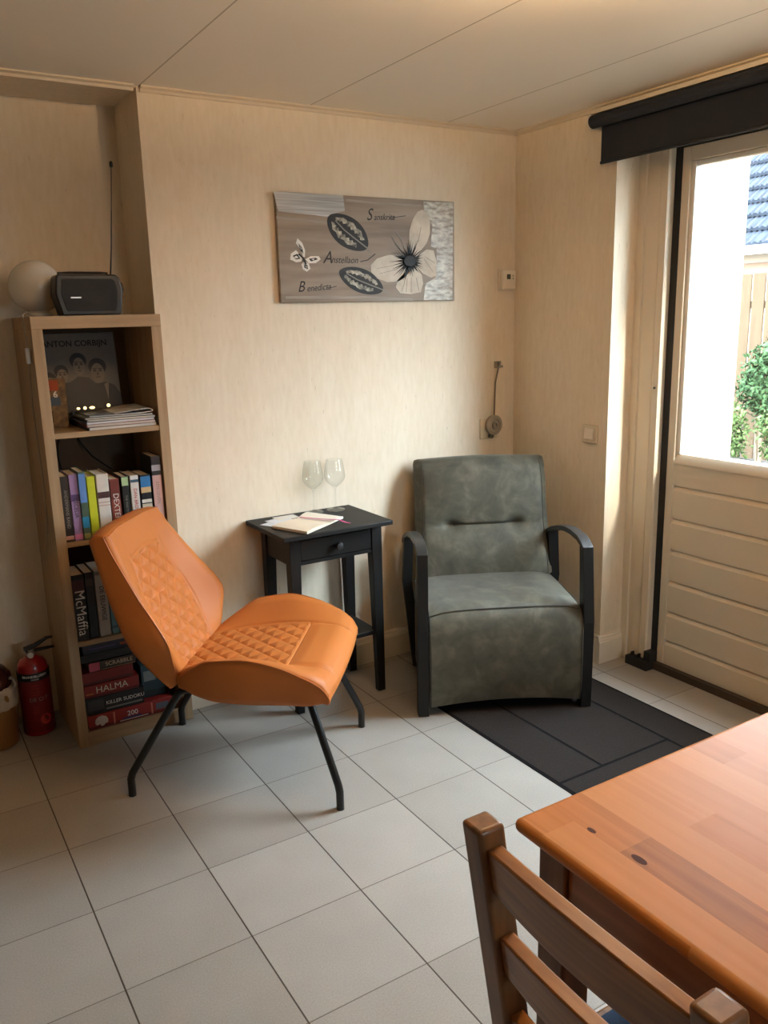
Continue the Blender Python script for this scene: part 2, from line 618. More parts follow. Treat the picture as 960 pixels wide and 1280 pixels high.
    def build(self, name, mats, parent=None, bevel=0.0, seg=2, smooth=False, world=False, angle=40, sub=0):
        me = bpy.data.meshes.new(name)
        vs = self.v
        if parent is not None and world:
            inv = XF[parent.name].inverted()
            vs = [inv @ p for p in vs]
        me.from_pydata([tuple(p) for p in vs], [], self.f)
        if not isinstance(mats, (list, tuple)):
            mats = [mats]
        for m in mats:
            me.materials.append(m)
        if len(mats) > 1:
            me.polygons.foreach_set('material_index', self.m)
        bm = bmesh.new()
        bm.from_mesh(me)
        bmesh.ops.recalc_face_normals(bm, faces=bm.faces)
        bm.to_mesh(me)
        bm.free()
        o = bpy.data.objects.new(name, me)
        COL.objects.link(o)
        if parent is not None:
            o.parent = parent
        if bevel:
            b = o.modifiers.new('bevel', 'BEVEL')
            b.width = bevel
            b.segments = seg
            b.limit_method = 'ANGLE'
            b.angle_limit = math.radians(35)
        if sub:
            s = o.modifiers.new('sub', 'SUBSURF')
            s.levels = s.render_levels = sub
        if smooth or bevel:
            me.set_sharp_from_angle(angle=math.radians(angle))
            for pl in me.polygons:
                pl.use_smooth = True
        return o


XF = {}


def tag(o, label, cat, group=None, kind=None):
    o['label'] = label
    o['category'] = cat
    if group:
        o['group'] = group
    if kind:
        o['kind'] = kind
    return o


def thing(name, label, cat, loc=(0, 0, 0), rz=0.0, group=None):
    o = bpy.data.objects.new(name, None)
    COL.objects.link(o)
    o.empty_display_size = 0.05
    o.location = loc
    o.rotation_euler = (0, 0, rz)
    XF[o.name] = Matrix.Translation(loc) @ Matrix.Rotation(rz, 4, 'Z')
    return tag(o, label, cat, group)


def struct(o, label=None, cat=None):
    o['kind'] = 'structure'
    if label:
        tag(o, label, cat)
    return o


def text(name, body, size, m, parent, mx, align='CENTER', ext=0.0004, shear=0.0, world=True, sx=1.0, bold=0.0):
    cu = bpy.data.curves.new(name, 'FONT')
    cu.body = body
    cu.size = size
    cu.align_x = align
    cu.align_y = 'CENTER'
    cu.extrude = ext
    cu.shear = shear
    cu.offset = bold
    cu.resolution_u = 3
    t = bpy.data.objects.new(name + '_tmp', cu)
    COL.objects.link(t)
    dg = bpy.context.evaluated_depsgraph_get()
    dg.update()
    me = bpy.data.meshes.new_from_object(t.evaluated_get(dg))
    bpy.data.objects.remove(t)
    bpy.data.curves.remove(cu)
    me.name = name
    X = mx @ Matrix.Diagonal((sx, 1, 1, 1))
    if parent is not None and world:
        X = XF[parent.name].inverted() @ X
    me.transform(X)
    me.materials.clear()
    me.materials.append(m)
    o = bpy.data.objects.new(name, me)
    COL.objects.link(o)
    o.parent = parent
    return o


def face_back(x, y, z, roll=0.0):
    """frame on a plane that faces -y: text runs along +x, up is +z"""
    return Matrix.Translation((x, y, z)) @ Matrix.Rotation(PI / 2, 4, 'X') @ Matrix.Rotation(roll, 4, 'Z')


def lerp_tab(tab, x):
    """smooth monotone curve through the table"""
    if x <= tab[0][0]:
        return tab[0][1]
    n_ = len(tab)
    for i in range(n_ - 1):
        if x <= tab[i + 1][0]:
            def slope(k):
                return (tab[k + 1][1] - tab[k][1]) / (tab[k + 1][0] - tab[k][0])

            def tan(k):
                if k == 0:
                    return slope(0)
                if k == n_ - 1:
                    return slope(n_ - 2)
                p, q = slope(k - 1), slope(k)
                return 0.0 if p * q <= 0 else 2 * p * q / (p + q)
            h = tab[i + 1][0] - tab[i][0]
            t = (x - tab[i][0]) / h
            m0, m1 = tan(i) * h, tan(i + 1) * h
            return ((2 * t ** 3 - 3 * t * t + 1) * tab[i][1] + (t ** 3 - 2 * t * t + t) * m0
                    + (3 * t * t - 2 * t ** 3) * tab[i + 1][1] + (t ** 3 - t * t) * m1)
    return tab[-1][1]


def smooth(a, b, x):
    t = min(max((x - a) / (b - a), 0), 1)
    return t * t * (3 - 2 * t)

# ------------------------------------------------------------------ the room


def sbox(name, b, m, bevel=0.0):
    o = MB().box(*b).build(name, m, bevel=bevel)
    return struct(o)


sbox('floor', (-4.2, 0.30, -5.2, 0.6, -0.1, 0.0), M['tile'])
sbox('wall_back', (-1.61, 0.30, 0.0, 0.5, 0.0, 2.4), M['wallpaper'])
sbox('wall_alcove', (-4.2, -1.61, 0.285, 0.5, 0.0, 2.4), M['wallpaper'])
sbox('wall_soffit', (-4.2, -1.61, 0.002, 0.285, CEIL - 0.004, 2.4), M['wallpaper'])
sbox('ceiling', (-4.2, 0.0, -5.2, 0.0, CEIL, 2.4), M['ceiling'])
D0, D1 = -0.573, -1.66
m = MB()
m.box(0.0, 0.30, D0, 0.0, 0, 2.4)
m.box(0.0, 0.30, D1, D0, 2.09, 2.4)
m.box(0.0, 0.30, -5.2, D1, 0, 2.4)
struct(m.build('wall_right', M['wallpaper']))
sbox('wall_left', (-4.2, -4.0, -5.2, 0.285, 0, 2.4), mat('brown wall paint', (120, 98, 74), 0.8))
m = MB()
m.box(-4.0, -1.2, -5.2, -5.0, 0, 2.4)
m.box(-0.7, 0.0, -5.2, -5.0, 0, 2.4)
m.box(-1.2, -0.7, -5.2, -5.0, 0, 1.25)
m.box(-1.2, -0.7, -5.2, -5.0, 1.85, 2.4)
struct(m.build('wall_front', M['wallpaper']))

# ceiling mouldings
cove = [(0, 0), (0.022, 0), (0.022, -0.005), (0.012, -0.010), (0.009, -0.018), (0, -0.018)]
m = MB().prism(cove, lambda p, q, t: (t, -p, CEIL + q), -1.60, 0.0)
struct(m.build('trim_1', M['cover_trim']))
m = MB().prism(cove, lambda p, q, t: (-p, t, CEIL + q), -5.0, -0.022)
struct(m.build('trim_2', M['cover_trim']))
m = MB().prism(cove, lambda p, q, t: (t, -p, CEIL + q), -4.0, -1.622)
struct(m.build('trim_3', M['cover_trim']))

# baseboards
prof = [(0, 0), (0.016, 0), (0.016, 0.092), (0.013, 0.096), (0.013, 0.101), (0.010, 0.105), (0.010, 0.112), (0.006, 0.119), (0, 0.119)]
m = MB().prism(prof, lambda p, q, t: (t, -p, q), -1.61, 0.0)
struct(m.build('baseboard_back', M['trim']))
m = MB().prism(prof, lambda p, q, t: (-p, t, q), -0.5735, -0.016)
m.prism(prof, lambda p, q, t: (t, D0 - p, q), -0.016, 0.121)
struct(m.build('baseboard_right', M['trim']))

# ------------------------------------------------------------------ door and its frame
door = bpy.data.objects.new('door_1', None)
COL.objects.link(door)
door.location = (0.16, -1.15, 0)
XF['door_1'] = Matrix.Translation(door.location)
struct(door, 'cream half glazed back door with grooved lower panel under dark blind', 'door')
# jamb: stepped white plastic profile
jp = [(0.123, D0), (0.123, -0.606), (0.130, -0.609), (0.130, -0.634), (0.124, -0.637), (0.124, -0.676), (0.130, -0.680), (0.118, -0.684),
      (0.118, -0.714), (0.126, -0.718), (0.24, -0.718), (0.24, D0)]
m = MB().prism(jp, lambda p, q, t: (p, q, t), 0.0, 2.09)
m.prism([(0.118, 2.035), (0.24, 2.035), (0.24, 2.09), (0.118, 2.09)], lambda p, q, t: (p, t, q), D1, -0.718)
m.box(0.118, 0.24, D1, -1.60, 0, 2.035)
m.build('frame', M['plastic'], door, world=True)
m = MB().box(0.150, 0.20, -0.750, -0.718, 0.02, 2.035)
m.box(0.150, 0.20, -1.60, -0.75, 2.025, 2.035)
m.build('gasket', M['rubber'], door, world=True)
# seal block at the foot of the jamb, with little teeth
m = MB().box(0.085, 0.150, -0.752, -0.640, 0.0, 0.036)
for k in range(3):
    y = -0.655 - k * 0.034
    m.box(0.100, 0.117, y - 0.006, y, 0.036, 0.052)
m.box(0.105, 0.150, -0.752, -0.720, 0.036, 0.075)
m.build('seal_block', M['rubber'], door, world=True)
# leaf
LX0, LX1, LY0, LY1 = 0.152, 0.200, -0.750, -1.598
grooves = [0.781, 0.649, 0.519, 0.39, 0.26, 0.135]
pf = [(LX0, 0.03)]
zs = sorted(grooves)
for z in zs:
    pf += [(LX0, z - 0.020), (LX0 + 0.011, z - 0.004), (LX0 + 0.011, z + 0.002), (LX0, z + 0.003)]
pf += [(LX0, 0.87), (LX1, 0.87), (LX1, 0.03)]
m = MB().prism(pf, lambda p, q, t: (p, t, q), LY1 + 0.035, LY0 - 0.035)
m.build('panel', M['plastic'], door, world=True)
m = MB().box(LX0 - 0.003, LX1, LY0 - 0.035, LY0, 0.03, 2.025)
m.box(LX0 - 0.003, LX1, LY1, LY1 + 0.035, 0.03, 2.025)
m.box(LX0 - 0.003, LX1, LY1 + 0.035, LY0 - 0.035, 1.975, 2.025)
m.build('leaf_frame', M['plastic'], door, world=True, bevel=0.003)
G0, G1, GZ0, GZ1 = LY0 - 0.035, LY1 + 0.035, 0.905, 1.975
m = MB()
bp = [(0, 0), (0.020, 0.0), (0.026, 0.012), (0.026, 0.018), (0, 0.018)]
m.box(LX0 + 0.004, LX0 + 0.03, G0 - 0.020, G0, GZ0, GZ1)
m.box(LX0 + 0.004, LX0 + 0.03, G1, G1 + 0.020, GZ0, GZ1)
m.box(LX0 + 0.004, LX0 + 0.03, G1 + 0.02, G0 - 0.02, GZ1 - 0.020, GZ1)
m.build('glazing_bead', M['bead'], door, world=True, bevel=0.004)
m = MB().prism([(LX0 - 0.006, 0.868), (LX0 - 0.006, 0.876), (LX0 + 0.010, 0.908), (LX0 + 0.03, 0.916), (LX0 + 0.03, 0.868)],
               lambda p, q, t: (p, t, q), G1, G0)
m.build('glazing_sill', M['plastic'], door, world=True, bevel=0.002)
m = MB().box(LX0 + 0.012, LX0 + 0.016, G1 + 0.02, G0 - 0.02, GZ0 + 0.012, GZ1 - 0.02)
m.build('pane', M['glass'], door, world=True)
m = MB().box(0.128, 0.24, D1, -0.752, 0.0, 0.03)
m.build('threshold', mat('brown rubber threshold', (58, 46, 34), 0.7), door, world=True)
m = MB().lathe([(0.004, 0), (0.005, 0.003), (0.003, 0.008)], (0.128, -0.700, 1.16), 12, axis='X')
m.v = [Vector((0.118 - (p.x - 0.128), p.y, p.z)) for p in m.v]
m.build('peg', M['blackp'], door, world=True, smooth=True)

# unseen window added behind the photographer to brighten surfaces facing the camera
win = bpy.data.objects.new('added_window_1', None)
COL.objects.link(win)
win.location = (-0.95, -5.1, 1.25)
XF['added_window_1'] = Matrix.Translation(win.location)
struct(win, 'small white framed window added out of view behind the dining table for fill light', 'window')
m = MB()
for a, b_, c, d in ((-1.2, -0.7, 1.25, 1.29), (-1.2, -0.7, 1.81, 1.85), (-1.2, -1.16, 1.29, 1.81), (-0.74, -0.7, 1.29, 1.81)):
    m.box(a, b_, -5.13, -5.07, c, d)
m.build('frame', M['plastic'], win, world=True)
MB().box(-1.16, -0.74, -5.102, -5.098, 1.29, 1.81).build('pane', M['glass'], win, world=True)

# ------------------------------------------------------------------ outside
g = MB()
n = 30
for i in range(n + 1):
    for j in range(n + 1):
        x = 0.3 + 8.0 * i / n
        y = -9 + 16.0 * j / n
        g.v.append(Vector((x, y, -0.12 + 0.03 * mnoise.noise(Vector((x * 1.3, y * 1.3, 0))))))
for i in range(n):
    for j in range(n):
        a = i * (n + 1) + j
        g.f.append([a, a + n + 1, a + n + 2, a + 1])
        g.m.append(0)
struct(g.build('ground', M['gravel'], smooth=True), 'grey gravel and soil outside the door glass', 'ground')
struct(MB().box(0.30, 0.785, D0, 0.6, -0.12, 2.75).build('wall_exterior', M['brick']), 'sunlit pale brick wall just outside the door glass', 'wall')

fence = thing('garden_fence', 'pale vertical board fence behind the shrubs, seen through the glass', 'fence', (5.4, 2.2, -0.12))
m = MB()
y = -6.0
k = 0
while y < 4.6:
    w = 0.132 + 0.004 * math.sin(k * 2.1)
    m.box(5.40, 5.42, y, y + w, -0.10, 1.80 + 0.006 * math.sin(k * 3.7))
    y += w + 0.022
    k += 1
m.build('boards', M['fence'], fence, world=True)
for z in (0.35, 1.45):
    MB().box(5.42, 5.46, -6, 4.6, z, z + 0.08).build('rail', M['fence'], fence, world=True)
for y in (-5, -3, -1, 1, 3):
    MB().box(5.46, 5.53, y - 0.04, y + 0.04, -0.12, 1.82).build('post', M['fence'], fence, world=True)

house = thing('neighbour_house', 'house with blue grey tiled roof rising behind the fence', 'house', (9.0, 3.6, -0.12))
MB().box(9.25, 14, -1.5, 6.5, -0.12, 2.25).build('wall', mat('light brown house wall', (150, 118, 96), 0.9), house, world=True)
roof = MB()
NR = 11
for i in range(NR):
    t0, t1 = i / NR, (i + 1) / NR
    xa, za = 9.0 + 2.6 * t0, 2.36 + 2.55 * t0
    xb, zb = 9.0 + 2.6 * t1, 2.36 + 2.55 * t1
    ya = 3.9 + 1.05 * (t0) * 1.15
    pts = []
    nc = 70
    for j in range(nc + 1):
        yy = ya - 0.02 + (6.4 - ya) * j / nc
        wav = 0.022 * math.sin(j * 2.4)
        pts.append((xa - 0.05, yy, za + 0.05 + wav))
        pts.append((xb, yy, zb + 0.02 + wav * 0.6))
        pts.append((xa - 0.05, yy, za + 0.0 + wav * 0.5))
    for j in range(nc):
        a = j * 3
        o0 = len(roof.v)
        roof.add([pts[a], pts[a + 3], pts[a + 4], pts[a + 1], pts[a + 2], pts[a + 5]], [(0, 1, 2, 3), (4, 5, 1, 0)])
roof.add([(9.0, 3.9, 2.30), (9.0, 6.4, 2.30), (11.6, 6.4, 4.85), (11.6, 5.1, 4.85), (14.2, 6.4, 2.3), (14.2, 3.9, 2.3)],
         [(0, 3, 2, 1), (3, 5, 4, 2), (0, 5, 3), (1, 2, 4), (0, 1, 4, 5)])
roof.build('roof', M['slate'], house, world=True)
MB().box(8.86, 9.0, 3.8, 6.45, 2.24, 2.36).build('gutter', M['bead'], house, world=True)
MB().box(9.0, 9.25, 3.9, 6.4, 2.12, 2.26).build('soffit', M['bark'], house, world=True)


def leaf_cloud(mb, blobs, count, size, seed):
    rnd = random.Random(seed)
    tot = sum(b[3] ** 2 for b in blobs)
    for (cx, cy, cz, r) in blobs:
        for _ in range(int(count * r * r / tot)):
            d = Vector((rnd.gauss(0, 1), rnd.gauss(0, 1), rnd.gauss(0, 1))).normalized()
            p = Vector((cx, cy, cz)) + d * r * (rnd.random() ** 0.45)
            a = Vector((rnd.gauss(0, 1), rnd.gauss(0, 1), rnd.gauss(0, 1))).normalized()
            b = a.cross(d + Vector((0.01, 0, 0))).normalized()
            s = size * (0.6 + 0.8 * rnd.random())
            nrm = a.cross(b)
            mb.add([p, p + a * s * 0.5 + b * s * 0.28 + nrm * s * 0.08, p + a * s, p + a * s * 0.5 - b * s * 0.28 + nrm * s * 0.08],
                   [(0, 1, 2), (0, 2, 3)])


def shrub(label, blobs, count, size, m_, seed, base):
    t = thing('shrub', label, 'shrub', base, 0, 'shrubs outside the door')
    mb = MB()
    leaf_cloud(mb, blobs, count, size, seed)
    mb.build('foliage', M[m_], t, world=True)
    for k, (cx, cy, cz, r) in enumerate(blobs[:3]):
        MB().tube([(base[0], base[1] + 0.02 * k, base[2]), ((base[0] + cx) / 2, (base[1] + cy) / 2 + 0.03, (base[2] + cz) / 2), (cx, cy, cz)],
                  [0.016, 0.012, 0.006], 6).build('stem', M['bark'], t, world=True)


shrub('taller mid green bush against the fence', [(5.0, 2.12, 0.88, .22), (5.0, 2.06, 1.04, .15), (5.0, 2.2, 0.66, .22), (5.0, 2.05, 0.5, .18)],
      2400, 0.055, 'leaf', 3, (5.0, 2.1, -0.12))
shrub('low yellow green bush beside the brick wall', [(4.40, 2.08, 0.40, .20), (4.40, 2.02, 0.22, .18), (4.40, 2.12, 0.54, .12)],
      1300, 0.05, 'leaf2', 4, (4.40, 2.08, -0.12))
shrub('low loose bush below the taller bush, towards the frame edge', [(4.3, 1.52, 0.44, .18), (4.3, 1.50, 0.24, .14), (4.3, 1.42, 0.55, .12)],
      900, 0.05, 'leaf2', 5, (4.3, 1.5, -0.12))

# ------------------------------------------------------------------ roller blind
b = thing('roller_blind', 'dark anthracite roller blind rolled up above the glazed door', 'blind', (-0.045, -1.1, 2.0))
BY0, BY1 = -0.492, -1.80
m = MB()
seg = 24
m.tube([(-0.052, BY0, 2.142), (-0.052, BY1, 2.142)], 0.023, seg)
m.build('roller', M['blind'], b, world=True, smooth=True)
m = MB().box(-0.0305, -0.0285, BY1, -0.520, 1.998, 2.142)
m.build('fabric', M['blind'], b, world=True)
m = MB().tube([(-0.0295, -0.520, 1.998), (-0.0295, BY1, 1.998)], 0.006, 10)
m.build('bottom_bar', M['blind'], b, world=True, smooth=True)
m = MB().prism([(-0.0, 2.117), (-0.060, 2.117), (-0.078, 2.130), (-0.078, 2.160), (-0.066, 2.170), (0, 2.170)], lambda p, q, t: (p, t, q), BY0 - 0.001, BY0 + 0.004)
m.build('bracket', M['trim'], b, world=True)
m = MB().box(-0.060, 0, BY1, BY0, 2.168, 2.182)
m.build('mounting_rail', M['cover_trim'], b, world=True)

# ------------------------------------------------------------------ ceiling lamp (out of the picture, above)
lamp = thing('ceiling_lamp', 'white glass bowl ceiling lamp throwing warm light onto the ceiling', 'lamp', (-1.25, -1.74, CEIL))
MB().lathe([(0.030, -0.018), (0.034, -0.010), (0.034, 0.0)], (0, 0, 0), 24).build('ceiling_cap', M['trim'], lamp, smooth=True)
MB().lathe([(0.006, -0.135), (0.006, -0.018)], (0, 0, 0), 12).build('stem', M['silver'], lamp, smooth=True)
warm = glow('warm lamp glass', (255, 204, 136), 16.0)
MB().lathe([(0.001, -0.142), (0.07, -0.136), (0.125, -0.112), (0.158, -0.074), (0.155, -0.073), (0.122, -0.108), (0.07, -0.131), (0.001, -0.137)], (0, 0, 0), 40).build('lamp_shade', warm, lamp, smooth=True)
ld = bpy.data.lights.new('ceiling_lamp_bulb', 'POINT')
ld.energy = 84.0
ld.color = (1.0, 0.69, 0.40)
ld.shadow_soft_size = 0.025
lo = bpy.data.objects.new('ceiling_lamp_bulb', ld)
COL.objects.link(lo)
lo.location = (-1.25, -1.69, CEIL - 0.085)

# ------------------------------------------------------------------ bookshelf
SX0, SX1, SY0, SY1, SH = -2.030, -1.618, -0.082, 0.280, 1.482
shelf = thing('bookshelf', 'tall narrow pale oak bookshelf standing in the wall alcove', 'bookshelf', ((SX0 + SX1) / 2, SY0, 0))
TH = 0.034
MB().box(SX0, SX0 + TH, SY0, SY1, 0, SH - 0.04).build('side_panel', M['oak'], shelf, bevel=0.0012, world=True)
MB().box(SX1 - TH, SX1, SY0, SY1, 0, SH - 0.04).build('side_panel', M['oak'], shelf, bevel=0.0012, world=True)
MB().box(SX0, SX1, SY0 - 0.001, SY1, SH - 0.04, SH).build('top_panel', M['oak_h'], shelf, bevel=0.0012, world=True)
SHZ = [0.052, 0.390, 0.745, 1.110]       # top faces of base and shelves
for z in SHZ[1:]:
    MB().box(SX0 + TH, SX1 - TH, SY0 + 0.004, SY1 - 0.012, z - 0.018, z).build('shelf_board', M['oak_h'], shelf, bevel=0.001, world=True)
MB().box(SX0 + TH, SX1 - TH, SY0 + 0.004, SY1 - 0.012, 0, 0.052).build('plinth', M['oak_h'], shelf, bevel=0.001, world=True)
MB().box(SX0 + TH, SX1 - TH, SY1 - 0.012, SY1 - 0.004, 0.0, SH - 0.04).build('back_panel', M['backboard'], shelf, world=True)


def cmat(rgb, rough=0.5, var=0.08):
    k = 'print %d %d %d' % rgb
    if k not in MATS:
        mat(k, rgb, rough, var=var, scale=(30, 30, 60))
    return MATS[k]


def book(label, x0, x1, z0, h, d, rgb, yf, title=None, tsize=0.014, tcol='whiteprint', patches=(), group='paperbacks on the middle shelf', lean=0.0,
         paper=True, tz=None, troll=-PI / 2):
    """upright book, spine towards the room at y = yf"""
    t = thing('book', label, 'book', ((x0 + x1) / 2, yf + d / 2, z0), 0, group)
    w = x1 - x0
    c = 0.0016
    m_ = MB()
    m_.box(-w / 2, -w / 2 + c, -d / 2 + 0.002, d / 2, 0, h)
    m_.box(w / 2 - c, w / 2, -d / 2 + 0.002, d / 2, 0, h)
    m_.prism([(-w / 2, -d / 2 + 0.002), (-w / 2 + 0.002, -d / 2), (w / 2 - 0.002, -d / 2), (w / 2, -d / 2 + 0.002)],
             lambda p, q, s: (p, q, s), 0, h)
    m_.build('cover', cmat(rgb), t)
    MB().box(-w / 2 + c, w / 2 - c, -d / 2 + 0.002, d / 2 - 0.004, 0.002, h - 0.003).build('pages', M['paper'], t)
    for (a, b_, rc) in patches:
        MB().box(-w / 2 + 0.0008, w / 2 - 0.0008, -d / 2 - 0.0006, -d / 2, h * a, h * b_).build('spine_print', cmat(rc), t)
    if title:
        text('title', title, tsize, M[tcol], t, face_back(0, -d / 2 - 0.0009, tz if tz else h * 0.5, troll), world=False, ext=0.0002)
    return t


Z2 = SHZ[2]
row = [
    ('dark brown paperback, leftmost on the middle shelf of the bookshelf', -1.995, -1.968, 0.222, (46, 34, 28), -0.072, 'ANDERMANS BAND', 0.0145, 'greyprint', [(0.03, 0.09, (206, 150, 130))]),
    ('lilac paperback next to the dark brown one on the middle shelf', -1.967, -1.939, 0.226, (150, 124, 170), -0.074, 'CECELIA', 0.018, 'seam', [(0.02, 0.10, (214, 130, 180)), (0.60, 0.70, (84, 62, 110))]),
    ('paperback with a blue top and patterned green spine beside the lilac book', -1.938, -1.915, 0.233, (74, 92, 72), -0.080, None, 0, None, [(0.55, 0.97, (96, 140, 204)), (0.18, 0.34, (40, 130, 170)), (0.02, 0.10, (150, 150, 90))]),
    ('lime yellow paperback on the middle shelf', -1.911, -1.884, 0.212, (206, 212, 42), -0.072, None, 0, None, [(0.05, 0.12, (180, 186, 60))]),
    ('thick white paperback with a small dark picture on its spine', -1.880, -1.840, 0.216, (224, 218, 208), -0.074, None, 0, None, [(0.62, 0.72, (70, 40, 44)), (0.55, 0.56, (190, 120, 110)), (0.50, 0.51, (190, 120, 110)), (0.05, 0.08, (90, 90, 84))]),
    ('brick red paperback with white lettering on the middle shelf', -1.835, -1.804, 0.194, (140, 66, 50), -0.070, 'DEXTER', 0.026, 'whiteprint', [(0.0, 0.16, (24, 20, 20)), (0.62, 0.98, (110, 48, 40))]),
    ('black paperback with a pale green top label', -1.796, -1.772, 0.198, (26, 28, 26), -0.068, 'THE MARTINS', 0.011, 'greyprint', [(0.84, 0.99, (170, 196, 150))]),
    ('white paperback with red spine lettering on the middle shelf', -1.767, -1.738, 0.198, (222, 220, 214), -0.070, 'DAN BROWNE', 0.016, 'darkred', [(0.88, 0.93, (60, 90, 110))]),
    ('black paperback with a blue sky picture and white lettering on its spine', -1.733, -1.697, 0.197, (18, 18, 22), -0.072, None, 0, None, [(0.78, 0.97, (50, 120, 180)), (0.68, 0.78, (206, 176, 130)), (0.50, 0.56, (220, 216, 206)), (0.40, 0.48, (200, 190, 170))]),
    ('tall dark topped paperback with a dusty pink spine, rightmost on the middle shelf', -1.691, -1.658, 0.258, (36, 32, 36), -0.074, 'EEN LEVEN', 0.016, 'greyprint', [(0.02, 0.74, (196, 160, 156)), (0.80, 0.88, (150, 150, 160))]),
]
for (lb, x0, x1, h, rgb, yf, ti, ts, tc_, pa) in row:
    book(lb, x0, x1, Z2 + 0.0005, h, 0.13, rgb, yf, ti, ts, tc_ or 'whiteprint', pa)

Z1 = SHZ[1]
G3 = 'books on the lower shelf'
book('thick black book with tall white lettering, leftmost on the lower shelf', -1.994, -1.953, Z1 + 0.0005, 0.236, 0.14, (16, 15, 16), -0.070, 'McMaffia', 0.046, 'whiteprint', [(0.72, 0.92, (70, 20, 20))], G3, tz=0.10)
book('plain black book between the white lettered book and the grey one', -1.951, -1.921, Z1 + 0.0005, 0.238, 0.14, (24, 22, 24), -0.068, None, 0, '', [(0.80, 0.9, (54, 46, 44))], G3)
book('pale grey book with dark spine lettering on the lower shelf', -1.918, -1.880, Z1 + 0.0005, 0.240, 0.14, (176, 172, 164), -0.070, 'DE EEUWIGE', 0.022, 'blackprint', [(0.93, 0.98, (120, 116, 110))], G3)
book('teal blue book on the lower shelf, half hidden by the orange chair', -1.876, -1.851, Z1 + 0.0005, 0.225, 0.14, (96, 138, 150), -0.070, None, 0, '', [(0.1, 0.14, (60, 90, 104))], G3)
book('dark blue book on the lower shelf behind the orange chair', -1.848, -1.815, Z1 + 0.0005, 0.222, 0.14, (38, 46, 74), -0.070, None, 0, '', [(0.7, 0.8, (150, 150, 150))], G3)


def game_box(label, x0, x1, z0, h, d, rgb, yf, title=None, tsize=0.03, tcol='whiteprint', patches=(), tx=0.0, tilt=0.0):
    t = thing('board_game', label, 'board game', ((x0 + x1) / 2, yf + d / 2, z0), tilt, 'board games on the bottom shelf')
    w = x1 - x0
    MB().box(-w / 2, w / 2, -d / 2, d / 2, h * 0.22, h).build('box_lid', cmat(rgb), t, bevel=0.0015)
    MB().box(-w / 2 + 0.002, w / 2 - 0.002, -d / 2 + 0.002, d / 2 - 0.002, 0, h * 0.22).build('box_base', cmat(tuple(int(v * 0.7) for v in rgb)), t)
    for (a, b_, c_, e_, rc) in patches:
        MB().box(-w / 2 + w * a, -w / 2 + w * b_, -d / 2 - 0.0006, -d / 2, h * c_, h * e_).build('side_print', cmat(rc), t)
    if title:
        text('title', title, tsize, M[tcol], t, face_back(tx, -d / 2 - 0.0010, h * 0.55), world=False, ext=0.0003)
    return t


Z0 = SHZ[0]
gb = game_box('red puzzle box numbered 200 at the bottom of the game stack', -1.992, -1.690, Z0 + 0.0005, 0.054, 0.24, (150, 40, 34), -0.072, '200', 0.026, 'whiteprint',
              [(0.29, 0.31, 0.1, 0.9, (206, 120, 100)), (0.74, 0.76, 0.1, 0.9, (206, 120, 100)), (0.36, 0.70, 0.12, 0.18, (206, 190, 180)), (0.40, 0.62, 0.22, 0.32, (60, 60, 110)), (0.80, 0.95, 0.3, 0.75, (90, 92, 100))], tx=0.005)
# helmet picture on the box side
m = MB()
pts = [(-0.030, -0.004), (-0.028, 0.010), (-0.018, 0.020), (-0.004, 0.022), (0.010, 0.016), (0.016, 0.004), (0.014, -0.008), (0.004, -0.010), (0.0, -0.016), (-0.010, -0.017), (-0.012, -0.008), (-0.024, -0.012)]
m.prism(pts, lambda p, q, t: (p - 0.098, -0.1212 + t, q + 0.026), 0, 0.0008)
m.build('side_picture', cmat((216, 208, 200)), gb)
game_box('black puzzle box with white lettering above the red box numbered 200', -1.994, -1.788, Z0 + 0.056, 0.062, 0.23, (26, 26, 28), -0.070, 'KILLER SUDOKU', 0.0185, 'whiteprint',
         [(0.04, 0.30, 0.25, 0.85, (60, 60, 62)), (0.34, 0.96, 0.16, 0.26, (120, 118, 112))], tx=0.035)
game_box('red board game box lettered HALMA in the game stack', -1.994, -1.802, Z0 + 0.1195, 0.048, 0.22, (136, 32, 26), -0.070, 'HALMA', 0.034, 'switchp', [(0.03, 0.16, 0.3, 0.4, (190, 110, 60))], tx=0.0)
game_box('plain dull red game box between HALMA and SCRABBLE', -1.994, -1.818, Z0 + 0.169, 0.046, 0.21, (122, 28, 28), -0.068, None, 0, '', [(0.05, 0.95, 0.20, 0.24, (90, 16, 18))])
game_box('flat SCRABBLE box with a pink end in the game stack', -1.968, -1.806, Z0 + 0.2165, 0.034, 0.20, (60, 50, 46), -0.070, 'SCRABBLE', 0.021, 'switchp', [(0.0, 0.22, 0.05, 0.95, (190, 84, 110)), (0.24, 0.98, 0.06, 0.12, (160, 140, 110))], tx=0.022)
game_box('black game box under the navy one near the top of the stack', -1.992, -1.800, Z0 + 0.252, 0.030, 0.20, (16, 15, 17), -0.066, None, 0, '', [(0.3, 0.6, 0.4, 0.46, (60, 50, 48))])
game_box('navy blue game box with a thin coloured stripe, topmost of the stack', -1.984, -1.800, Z0 + 0.2835, 0.036, 0.20, (26, 26, 54), -0.070, None, 0, '', [(0.12, 0.62, 0.42, 0.55, (70, 60, 120)), (0.70, 0.95, 0.35, 0.6, (170, 80, 50))])
game_box('slim teal game box beside HALMA, behind the orange chair', -1.786, -1.700, Z0 + 0.056, 0.13, 0.16, (40, 66, 74), -0.040, None, 0, '', [(0.1, 0.6, 0.5, 0.8, (120, 130, 130))])

# top compartment: big photo book leaning on the back panel
Z3 = SHZ[3]
pb = thing('photo_book', 'large black and white photo book showing four men, leaning in the top compartment', 'book', (-1.845, 0.2, Z3))
AX0, AX1, AZ0, AZ1 = -1.975, -1.700, Z3 + 0.001, 1.424


def lean_y(z, off=0.0):
    return 0.190 + 0.045 * (z - AZ0) / (AZ1 - AZ0) - off


